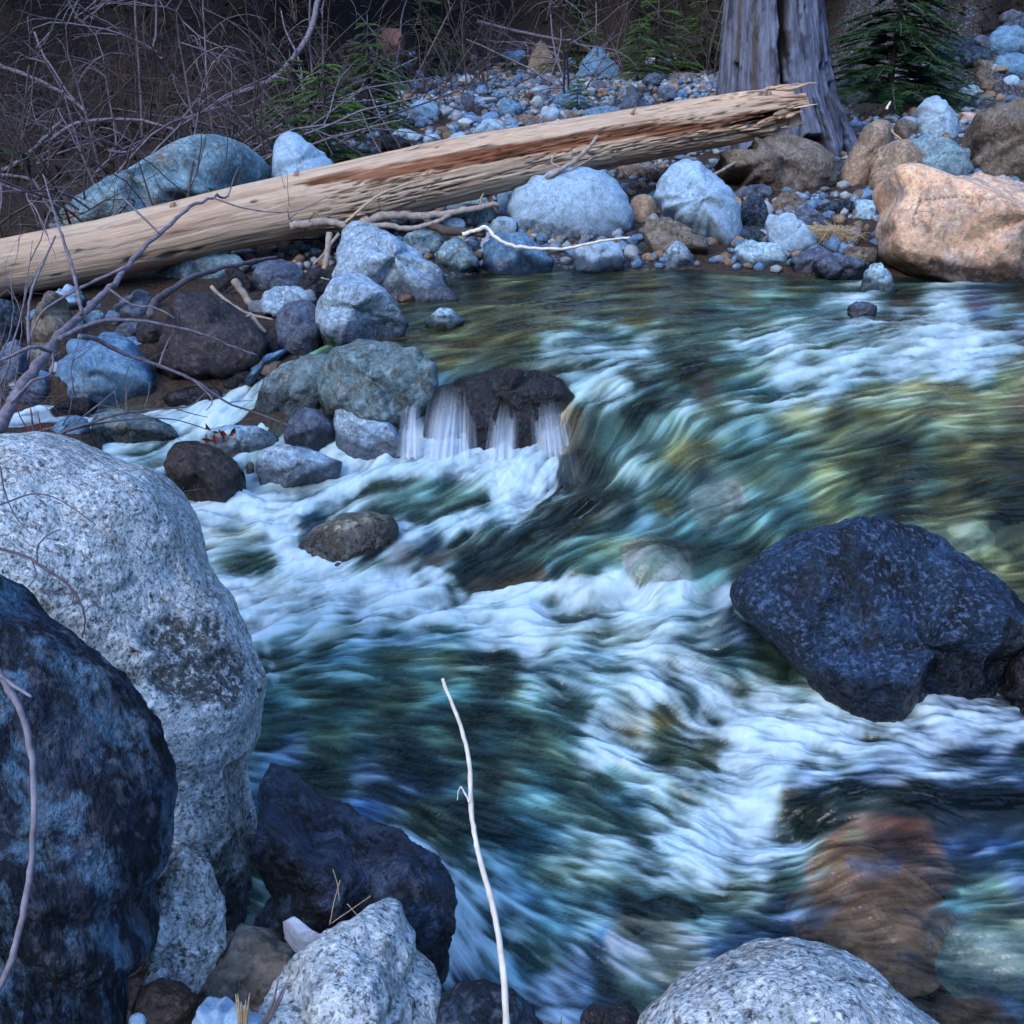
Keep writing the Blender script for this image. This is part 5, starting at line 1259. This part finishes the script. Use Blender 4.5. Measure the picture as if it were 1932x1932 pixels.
stick('long thin twig with red dead leaves reaching over the granite boulder', 'twig', 'leafy_twig',
  [(-260,1090),(-120,980),(-30,912),(30,870),(70,840),(110,820),(180,795),(240,778),(300,773),(370,772),(430,770),(470,775)][:8] + [(300,772),(360,765),(392,735)], .006, .002, (2.9,3.3), 'twig',
  [([(110,818),(180,800),(260,790),(330,792),(390,810)],.003,.0015,(3.1,3.3)),([(72,843),(60,800),(62,780)],.002,.001,3.0),([(240,778),(238,755),(240,722)],.003,.0015,3.1),([(272,770),(280,745),(283,720)],.002,.001,3.2),
   ([(0,850),(30,840),(60,842)],.003,.002,2.9),([(110,818),(95,830),(70,840)],.002,.001,3.0),([(330,770),(360,780),(392,787)],.002,.001,3.3)])
lt = bpy.data.objects['leafy_twig']
for k in range(8):
    cu, cv = 392 + (k % 4) * 15 + r_.uniform(-3, 3), 812 + (k // 4) * 12 + r_.uniform(-6, 6)
    c = pt(cu, cv, 3.32); a = r_.uniform(0, 6.28); L = .012 + r_.random() * .008
    e1 = np.array([math.cos(a), .4 * math.sin(a * 2), math.sin(a)]) * L; e2 = np.array([-math.sin(a), .5, math.cos(a)]) * L * .5; e3 = np.cross(e1, e2); e3 = e3 / np.linalg.norm(e3) * L * .3
    V = np.array([c - e1, c - e2 + e3, c + e1, c + e2 + e3, c - e3 * .3, c + e1 * .4 - e2 * .8 + e3])
    link(bpy.data.objects.new('dead_leaf', mesh_np('dead_leaf', V, np.array([[0, 1, 4], [4, 1, 5], [4, 5, 2], [4, 2, 3], [0, 4, 3]]), M['redleaf'], False)), lt)
stick('dark thin twig drooping over the face of the granite boulder', 'twig', 'drooping_twig', [(-20,935),(30,985),(0,1000),(60,1055),(95,1080),(130,1105),(155,1145),(160,1175),(155,1205)][3:], .0035, .0012, (2.2,2.2), 'twig', [([(60,1055),(35,1045),(0,1035),(-30,1030)],.003,.003,2.2),([(70,1060),(72,1030),(90,1010),(110,1000)],.002,.001,2.2),([(60,1055),(68,1085),(55,1105)],.0015,.001,2.2),([(140,1120),(135,1140),(120,1145)],.0012,.0008,2.2)])
stick('fine brown twig arching over the top of the granite boulder', 'twig', 'drooping_twig', [(-20,960),(20,945),(60,932),(100,938),(140,960),(180,990)], .0022, .001, (2.3,2.35), 'twig', [([(0,880),(10,930),(30,975),(60,1010)],.0018,.001,2.3)])
stick('tuft of red-brown twigs beside the branch at the left edge', 'twig', 'red_twigs', [(60,850),(62,810),(58,770)], .004, .002, 3.2, 'redleaf', [([(78,825),(76,800),(70,775)],.003,.001,3.2),([(60,820),(40,790),(30,760)],.003,.001,3.2)])

# tangle of finer twigs on the left (its own shrub)
def rand_twigs(base, dirv, n, L, rad, rs, depth=2, spread=.5, droop=0.0, seg=5):
    parts = []
    def grow(p, d, L, r, lev):
        P = [p]; q = p.copy(); dd = d / np.linalg.norm(d)
        for k in range(seg):
            dd = dd + rs.normal(size=3) * .13; dd[2] -= droop; dd /= np.linalg.norm(dd)
            q = q + dd * L / seg; P.append(q)
        parts.append(tube(P, np.linspace(r, r * .35, len(P)), 4 if lev == 0 else 3, cap=False))
        if lev < depth:
            for _ in range(rs.randint(2, 5)):
                k = rs.randint(1, len(P)); nd = dd + rs.normal(size=3) * spread * 1.4
                grow(P[k], nd, L * rs.uniform(.35, .6), r * .55, lev + 1)
    for _ in range(n):
        grow(np.asarray(base, float) + rs.normal(size=3) * .04, np.asarray(dirv) + rs.normal(size=3) * spread, L * rs.uniform(.6, 1.15), rad, 0)
    return parts
def shrub_proto(seed, mat, h=1.3, n=9, droop=.02, lean=(0, 0, 1), rad=.009):
    rs = np.random.RandomState(seed)
    stems = []
    tw = []
    for k in range(n):
        pr = rand_twigs((rs.normal() * .08, rs.normal() * .08, 0), np.array(lean) + rs.normal(size=3) * .45, 1, h, rad * rs.uniform(.6, 1.3), rs, 2, .55, droop, 7)
        stems.append(pr[0]); tw += pr[1:]
    sm = [mesh_np('stem', V, F, M[mat]) for V, F in stems]
    V, F = join(tw)
    return sm, mesh_np('twigs', V, F, M[mat])
def place_shrub(proto, loc, rot, scl, label, name='bare_shrub', group=None, cat='shrub'):
    o = link(bpy.data.objects.new(name, None)); o.location = loc; o.rotation_euler = (rot[0], rot[1], rot[2]); o.scale = (scl,) * 3
    o.empty_display_size = .1
    tag(o, label, cat, group)
    for m_ in proto[0]: link(bpy.data.objects.new('stem', m_), o)
    t = link(bpy.data.objects.new('twigs', proto[1]), o); t['kind'] = 'stuff'
    return o
protos = [shrub_proto(s, 'brush', h=1.5, n=8, rad=.010) for s in (1, 2, 3)] + [shrub_proto(9, 'twig_pale', h=1.7, n=6, droop=.06, lean=(.5, 0, .7), rad=.016)]
def gz(x, y): return float(Gf([x], [y])[0])
def on_ground(u, v, d): p = pt(u, v, d); return p[0], p[1], gz(p[0], p[1])
# near-left tangle
near = shrub_proto(21, 'twig_pale', h=.75, n=7, droop=.02, lean=(.3, 0, .8), rad=.006)
p = pt(30, 800, 3.6); place_shrub(near, (p[0] - .15, p[1], p[2] - .25), (0, 0, 0), .8, 'tangled pale twigs at the left edge behind the granite boulder', cat='shrub')
p = pt(60, 640, 4.4); place_shrub(near, (p[0] - .2, p[1], p[2] - .25), (0, .1, 2.1), .8, 'tangled pale twigs at the left edge below the log end', cat='shrub')
# brush on the left bank, behind the log
rs = np.random.RandomState(5)
LBL = ['bare shrub with thin brown stems in the thicket on the left bank', 'bare shrub of leaning grey stems in the thicket on the left bank']
cnt = 0
SP = [(40,'at the left picture edge'),(150,'left of the long boulder'),(260,'above the tapered end of the long boulder'),(380,'above the crest of the long boulder'),(480,'left of the pointed boulder'),(590,'above the pointed boulder'),(680,'by the arching grey branch'),
      (780,'by the orange-brown boulder'),(880,'above the fine gravel'),(970,'left of the tall pointed boulder'),(1060,'above the tall pointed boulder'),(1180,'above the small firs'),(1300,'just left of the stump'),(1440,'behind the stump'),(1570,'just right of the stump'),(1700,'behind the dense fir'),(1850,'at the top right corner'),(2600,'beyond the right picture edge')]
def spot(u, v, y):
    near = [n for c, n in SP if u < c + 55] or [SP[-1][1]]
    if u < -30: near = ['beyond the left picture edge']
    return ('close behind the log ' if y < 10.2 else 'in the thicket ' if y < 15 else 'on the slope foot ' if y < 21 else 'high on the slope ') + near[0]
for row, (yy, n, xs0, xs1) in enumerate([(8.6, 7, -5.0, -2.4), (9.6, 9, -5.8, -1.9), (10.8, 9, -6.2, -1.6), (12.2, 10, -7, -1.6), (14, 12, -8.5, -1.0), (16.5, 14, -10, 1), (19.5, 16, -11, 11), (22.5, 18, -12, 13), (26, 16, -13, 15)]):
    for k in range(n):
        x = xs0 + (xs1 - xs0) * (k + rs.uniform(.1, .9)) / n; y = yy + rs.uniform(-.5, .5)
        pi = rs.randint(0, 4); s = rs.uniform(.7, 1.1) * (1 + max(0, yy - 10) * .05)
        where = 'close behind the left end of the log' if yy < 10.2 else 'in the left bank thicket' if yy < 15 else 'on the dark slope behind the gravel bar'
        lab = ('grey leaning bare shrub ' if pi == 3 else 'brown twiggy bare shrub ') + where
        q_ = proj(np.array([[x, y, gz(x, y) + .6]])); lab = ('grey' if pi == 3 else 'brown') + (' tall' if s > 1 else ' low') + ' bare shrub ' + spot(float(q_[0][0]), float(q_[1][0]), yy)
        place_shrub(protos[pi], (x, y, gz(x, y) - .05), (rs.normal() * .15, rs.normal() * .15, rs.uniform(0, 6.28)), s, lab, group='bare shrubs of the thicket')
# fallen grey branches lying in the brush
def lay(label, pts, r0, r1, d, mat='twig_pale', subs=()): stick(label, 'branch', 'fallen_branch', pts, r0, r1, d, mat, subs)
lay('long grey branch arching up to the right at the top left of the picture', [(395,215),(410,195),(440,180),(480,165),(520,145),(560,100),(585,60),(600,0)], .022, .03, (11,11.5), subs=[([(520,145),(560,155),(590,165)],.01,.006,11.2),([(560,100),(540,60),(530,20)],.012,.006,11.3)])
lay('grey branch slanting down from the left edge in the brush', [(-20,115),(30,135),(80,155),(130,185),(165,215)], .024, .014, 10.5)
lay('thin white twig slanting through the brush in front of the slope', [(65,60),(80,100),(100,130),(125,170),(142,190)], .012, .008, 10.5)
lay('long low grey branch arching over the brush floor', [(95,265),(130,240),(170,228),(220,225),(270,228),(330,245)], .018, .012, 9.8)
lay('thick grey fallen branch behind the left log end', [(-20,330),(20,315),(60,285),(90,255),(120,225)], .022, .014, 8.9)
lay('bent grey branch crossing behind the left log end', [(0,330),(60,340),(90,390),(130,415),(200,440)], .014, .007, 8.3)
lay('pale stub branch leaning over the long blue-green boulder', [(205,285),(240,287),(260,275)], .012, .008, 9.3)
lay('grey branch lying right of the thin fir on the gravel edge', [(560,285),(620,262),(700,240),(760,225)], .012, .005, 9.6)
lay('thin dark branch across the top of the gravel bar', [(640,270),(720,225),(800,195),(880,165),(950,140)], .012, .005, (9.8,12), 'twig')
lay('dim branch lying along the foot of the dark slope', [(900,40),(980,60),(1060,75),(1120,78)], .03, .015, 19)
lay('old leaning grey trunk in the thicket at the top left', [(140,-20),(180,40),(240,75),(320,120)], .05, .03, 14, 'bark')
lay('dark sapling trunk upright behind the pointed blue-grey boulder', [(590,150),(584,60),(588,-80)], .015, .01, 11.5, 'twig')
lay('dark sapling trunk upright above the long blue-green boulder', [(268,262),(264,150),(255,20),(262,-80)], .014, .01, 10.5, 'twig')
lay('fallen old trunk across the top left behind the brush', [(420,20),(500,80),(560,130),(620,170)], .07, .05, 14, 'bark')
for k, (u, w_) in enumerate([(60,.10),(330,.13),(640,.09),(880,.14),(1090,.1),(1260,.12),(1640,.12),(1870,.10)]):
    x = (u - 966) / FD * 26 ; y = 24 + (k % 3) * 1.4; z0 = gz(x, y) - .2
    names = ['at the far left', 'left of the brush gap', 'above the brown leafy boulder side', 'above the fine gravel', 'above the small firs', 'just left of the stump', 'just right of the stump', 'at the top right corner']
    V, F = tube([(x, y, z0), (x + .1, y, z0 + 2), (x + .05, y + .1, z0 + 5), (x + .25, y, z0 + 9)], [w_ * 1.4, w_, w_ * .8, w_ * .4], 12, .04, k)
    o = link(bpy.data.objects.new('bare_tree', mesh_np('bare_tree', V, F, M['bark']))); tag(o, 'dark bare tree trunk on the shaded slope ' + names[k], 'tree')

# ------------------------------------------------------------------ firs
def fir_proto(seed, h, w, mat, whorls=14, needles=46):
    needles = int(needles * 1.9)
    rs = np.random.RandomState(seed)
    tr = tube([(0, 0, 0), (.01, 0, h * .5), (0, .01, h)], [h * .02, h * .013, h * .003], 8)
    NV, NF = [], []
    br = []
    for k in range(whorls):
        z = h * (.06 + .92 * k / whorls); L = w * (1 - k / whorls) ** .8 * rs.uniform(.8, 1.1) + .05
        for j in range(rs.randint(6, 10)):
            a = rs.uniform(0, 6.28); up = rs.uniform(-.15, .25)
            P = [np.array([0, 0, z]) + np.array([math.cos(a), math.sin(a), up]) * L * s - np.array([0, 0, .25 * L * s * s]) for s in np.linspace(0, 1, 5)]
            br.append(tube(P, np.linspace(.006, .002, 5) * h, 3, cap=False))
            for q in range(needles):
                s = rs.uniform(.12, 1); p = np.array([0, 0, z]) + np.array([math.cos(a), math.sin(a), up]) * L * s - np.array([0, 0, .25 * L * s * s])
                side = rs.choice([-1, 1]); sl = L * .22 * (1.1 - s * .7)
                t = np.array([-math.sin(a), math.cos(a), 0]) * side + np.array([math.cos(a), math.sin(a), 0]) * .7
                p1 = p + t * sl * rs.uniform(.5, 1) - np.array([0, 0, sl * .15]); nrm = np.array([math.cos(a), math.sin(a), rs.uniform(-.3, .3)]) * .0085 * (.6 + h * .45)
                b = len(NV); m = (p + p1) / 2 + np.array([0, 0, .01])
                NV += [p, m - nrm, p1, m + nrm]; NF.append([b, b + 1, b + 2, b + 3])
    Vb, Fb = join(br)
    return mesh_np('trunk', *tr, M['bark']), mesh_np('branches', Vb, Fb, M['bark']), mesh_np('foliage', np.array(NV), np.array(NF), M[mat], False)
firA = fir_proto(1, 2.6, 1.15, 'fir', 30, 50); firB = fir_proto(2, .8, .45, 'fir_light', 9, 34); firC = fir_proto(4, 1.2, .6, 'fir_light', 11, 40)
def place_fir(pr, loc, s, rz, label, group=None):
    o = link(bpy.data.objects.new('fir_tree', None)); o.location = loc; o.scale = (s,) * 3; o.rotation_euler = (0, 0, rz); tag(o, label, 'fir tree', group)
    link(bpy.data.objects.new('trunk', pr[0]), o)
    b = link(bpy.data.objects.new('branches', pr[1]), o); b['kind'] = 'stuff'
    f = link(bpy.data.objects.new('foliage', pr[2]), o); f['kind'] = 'stuff'
FL = [(firA,1680,150,13.5,.95,'dense dark green fir right of the stump'),(firA,1800,100,16,.9,'dark green fir behind the blue boulders at the top right'),(firA,1610,110,17,.9,'dim fir tucked behind the right side of the stump'),(firA,1740,70,19,1.1,'tall dark fir high behind the dense fir'),(firA,1980,90,16.5,1.0,'dark fir cut by the right picture edge'),(firA,1900,30,17.5,1.0,'dim fir at the top right corner'),
      (firC,560,262,10.2,.85,'bright green young fir above the pointed blue-grey boulder'),(firB,620,262,10.0,1.3,'small light green fir between brush and gravel'),(firC,700,205,12.0,1.0,'feathery young fir at the left edge of the gravel bar'),
      (firC,1090,75,18.5,1.0,'small fir above the broad dark blue boulder'),(firB,1205,95,17,1.2,'low bright fir beside the broad dark blue boulder'),(firC,1240,90,18,1.3,'young fir just left of the stump on the slope'),
      (firC,810,110,18,1.1,'young fir right of the orange-brown boulder'),(firB,1090,165,13.5,.6,'tiny fir seedling on the gravel in front of the blue rocks'),(firB,730,185,12.2,.7,'small fir seedling by the thin dark branch'),
      (firC,400,60,17,1.6,'dim green fir behind the brush at the top left'),(firC,1330,70,19,1.3,'fir half hidden behind the left side of the stump')]
for k, (pr, u, v, d, s, l) in enumerate(FL):
    x, y, z = on_ground(u, v, d); place_fir(pr, (x, y, z - .03), s, k * 1.3, l)

# ------------------------------------------------------------------ straw tufts
def tuft(loc, n, L, mat, label, seed, name='dry_grass'):
    rs = np.random.RandomState(seed); parts = []
    for _ in range(n):
        a = rs.uniform(0, 6.28); l = L * rs.uniform(.5, 1.1); b = rs.normal(size=2) * L * .35
        P = [(b[0], b[1], 0), (b[0] + math.cos(a) * l * .3, b[1] + math.sin(a) * l * .3, l * .45), (b[0] + math.cos(a) * l * .8, b[1] + math.sin(a) * l * .8, l * rs.uniform(.1, .6))]
        parts.append(tube(P, [.004, .003, .0012], 3, cap=False))
    V, F = join(parts); o = link(bpy.data.objects.new(name, mesh_np(name, V, F, M[mat]))); o.location = loc; tag(o, label, 'dry grass', kind='stuff')
def hp(u, v): return pt(u, v, hit(u, v))
p = hp(1566, 455); tuft((p[0], p[1], p[2]), 420, .20, 'straw', 'tuft of pale straw-coloured dry grass by the teal slab', 1)
p = hp(1640, 222); tuft((p[0], p[1], p[2]), 160, .3, 'drift_dark', 'pile of dark dead twigs right of the stump foot', 2)
for k, (u, v) in enumerate([(1010,190),(1060,225),(900,215),(1190,150),(1220,180),(960,130),(720,120),(1290,150),(1730,215),(1010,235),(1230,230),(850,130),(1240,340),(1210,330)]):
    p = hp(u, v); tuft((p[0], p[1], p[2] - .01), 150, .22, 'drift' if k % 2 else 'brush', ['thin', 'matted'][k % 2] + ' dead grass among the gravel bar stones', 10 + k)

# ------------------------------------------------------------------ cobbles and gravel
def pebble_mesh(seed, level, name, mat):
    D, F = ico(level); g = polytope(D, 9, seed, 10)
    V = D * g[:, None] * (1 + .06 * fbm(D * 1.6 + seed, 2))[:, None] * np.array([1, .8, .62])
    me = mesh_np(name, V, F, M[mat]); fattr(me, 'wet', np.zeros(len(V))); return me
cob = {c: [pebble_mesh(40 + 3 * i + c, 3, 'cobble', 'cob%d' % c) for i in range(5)] for c in range(4)}
CN = ['blue-grey', 'grey', 'brown', 'pale']
rs = np.random.RandomState(77)
zones = [  # u range, v range, count, size range (m), where
 ((760,1340),(100,250),150,(.05,.13),'on the gravel bar behind the log'),
 ((640,860),(190,330),22,(.05,.11),'on the gravel behind the left half of the log'),
 ((1600,1932),(130,240),40,(.05,.13),'on the right bank gravel beyond the stump'),
 ((1180,1660),(370,500),38,(.05,.11),'between the boulders on the far water edge'),
 ((760,960),(390,500),18,(.05,.10),'among the boulders under the log'),
 ((0,620),(560,760),26,(.05,.10),'between the boulders on the left bank')]
for (ur, vr, n, sr, where) in zones:
    k = 0; tries = 0
    while k < n and tries < n * 6:
        tries += 1
        u, v = rs.uniform(*ur), rs.uniform(*vr)
        if 1340 < u < 1600 and v < 300: continue
        d = hit(u, v, 's')
        if d > 24: continue
        P = pt(u, v, d); w = float(Wf([P[0]], [P[1]])[0])
        if P[2] < w + .01: continue
        c = rs.choice([0, 0, 1, 2, 3]); s = rs.uniform(sr[0], sr[1]) * rs.uniform(.6, 1) * (1 + .02 * d)
        o = link(bpy.data.objects.new('cobble', cob[c][rs.randint(5)])); o.location = (P[0], P[1], P[2] + s * .15)
        o.scale = (s * rs.uniform(.8, 1.2), s * rs.uniform(.8, 1.1), s * rs.uniform(.7, 1.1)); o.rotation_euler = (rs.normal() * .3, rs.normal() * .3, rs.uniform(0, 6.28))
        sw_ = 'flat' if o.scale[2] < .8 * o.scale[0] else 'small' if s < .075 else 'large'
        tag(o, '%s %s cobble %s' % (sw_, CN[c], neighbour(u, v)), 'cobble', 'cobbles ' + where); k += 1
# fallen leaves and low green growth on the slope and under the brush: nobody could count them
M['litter'] = leaf_mat('brown_leaf_litter', (.07,.04,.024), (.012,.009,.007), 2.2)
M['lowgreen'] = leaf_mat('low_green_growth', (.04,.085,.03), (.02,.04,.02), 2.0)
for nm_, N, mt, thr, sz_, rise in (('leaf_litter', 30000, 'litter', -.10, .05, .10), ('low_plants', 16000, 'lowgreen', .22, .05, .30)):
    x = rs.uniform(-11, 13, N); y = 8.4 + 20 * rs.uniform(0, 1, N) ** 1.1
    sd = seg_dist(x, y, EDGE); hs_ = 5.5 + 8 * sstep(-3, -.6, x) - 7 * sstep(3.4, 6.2, x)
    nz = fbm(np.stack([x, y, 0 * x + len(nm_)], 1) * .7, 3)
    ok = (nz > thr) & ((sd > hs_ - .6) | (x < -1.9)) & (y > 8.2)
    x, y = x[ok], y[ok]; n = len(x); z = Gf(x, y) + rise * rs.uniform(0, 1, n) ** 2
    A = rs.normal(size=(n, 3)); A /= np.linalg.norm(A, axis=1)[:, None]; B = np.cross(A, rs.normal(size=(n, 3))); B /= np.linalg.norm(B, axis=1)[:, None]
    q = (sz_ * rs.uniform(.5, 1.3, n) * (1 + .03 * y))[:, None]; c = np.stack([x, y, z], 1)
    V = np.stack([c - A * q, c - B * q * .4, c + A * q, c + B * q * .4], 1).reshape(-1, 3)
    me = mesh_np(nm_, V, np.arange(n * 4).reshape(-1, 4), M[mt], False)
    tag(link(bpy.data.objects.new(nm_, me)), {'leaf_litter': 'brown fallen leaves on the dark slope and under the brush', 'low_plants': 'low dull green growth in patches on the dark slope'}[nm_], nm_.replace('_', ' '), kind='stuff')
# fine gravel: joined pebbles nobody could count
D0, F0 = ico(1)
for c in range(4):
    N = 2300 if c < 2 else 1500
    Vs, Fs = [], []
    uu = rs.uniform(-3.4, 6.5, N); yy = 7.7 + 12.5 * rs.uniform(0, 1, N) ** 1.3
    sd = seg_dist(uu, yy, EDGE); gg = Gf(uu, yy); ww = Wf(uu, yy)
    ok = (gg > ww + .01) & ((uu > -1.8) | (yy < 9)) & (sd < 5.3 + 8 * sstep(-3, -.6, uu) - 7 * sstep(3.4, 6.2, uu))
    uu, yy, gg = uu[ok], yy[ok], gg[ok]; n = len(uu)
    sz = rs.uniform(.02, .05, n) * (1 + .03 * yy)
    ro = rs.uniform(0, 6.28, n); an = rs.uniform(.6, 1.2, (n, 3)) * np.array([1, 1, .7])
    B = D0[None] * an[:, None] * sz[:, None, None] * (1 + .15 * rs.normal(size=(n, len(D0), 1)))
    X = B[..., 0] * np.cos(ro)[:, None] - B[..., 1] * np.sin(ro)[:, None]; Y = B[..., 0] * np.sin(ro)[:, None] + B[..., 1] * np.cos(ro)[:, None]
    V = np.stack([X + uu[:, None], Y + yy[:, None], B[..., 2] + gg[:, None] + .3 * sz[:, None]], -1).reshape(-1, 3)
    F = (F0[None] + (np.arange(n) * len(D0))[:, None, None]).reshape(-1, 3)
    me = mesh_np('gravel', V, F, M['cob%d' % c]); fattr(me, 'wet', np.zeros(len(V)))
    tag(link(bpy.data.objects.new('gravel', me)), '%s pebbles of the gravel bar' % CN[c], 'gravel', kind='stuff')
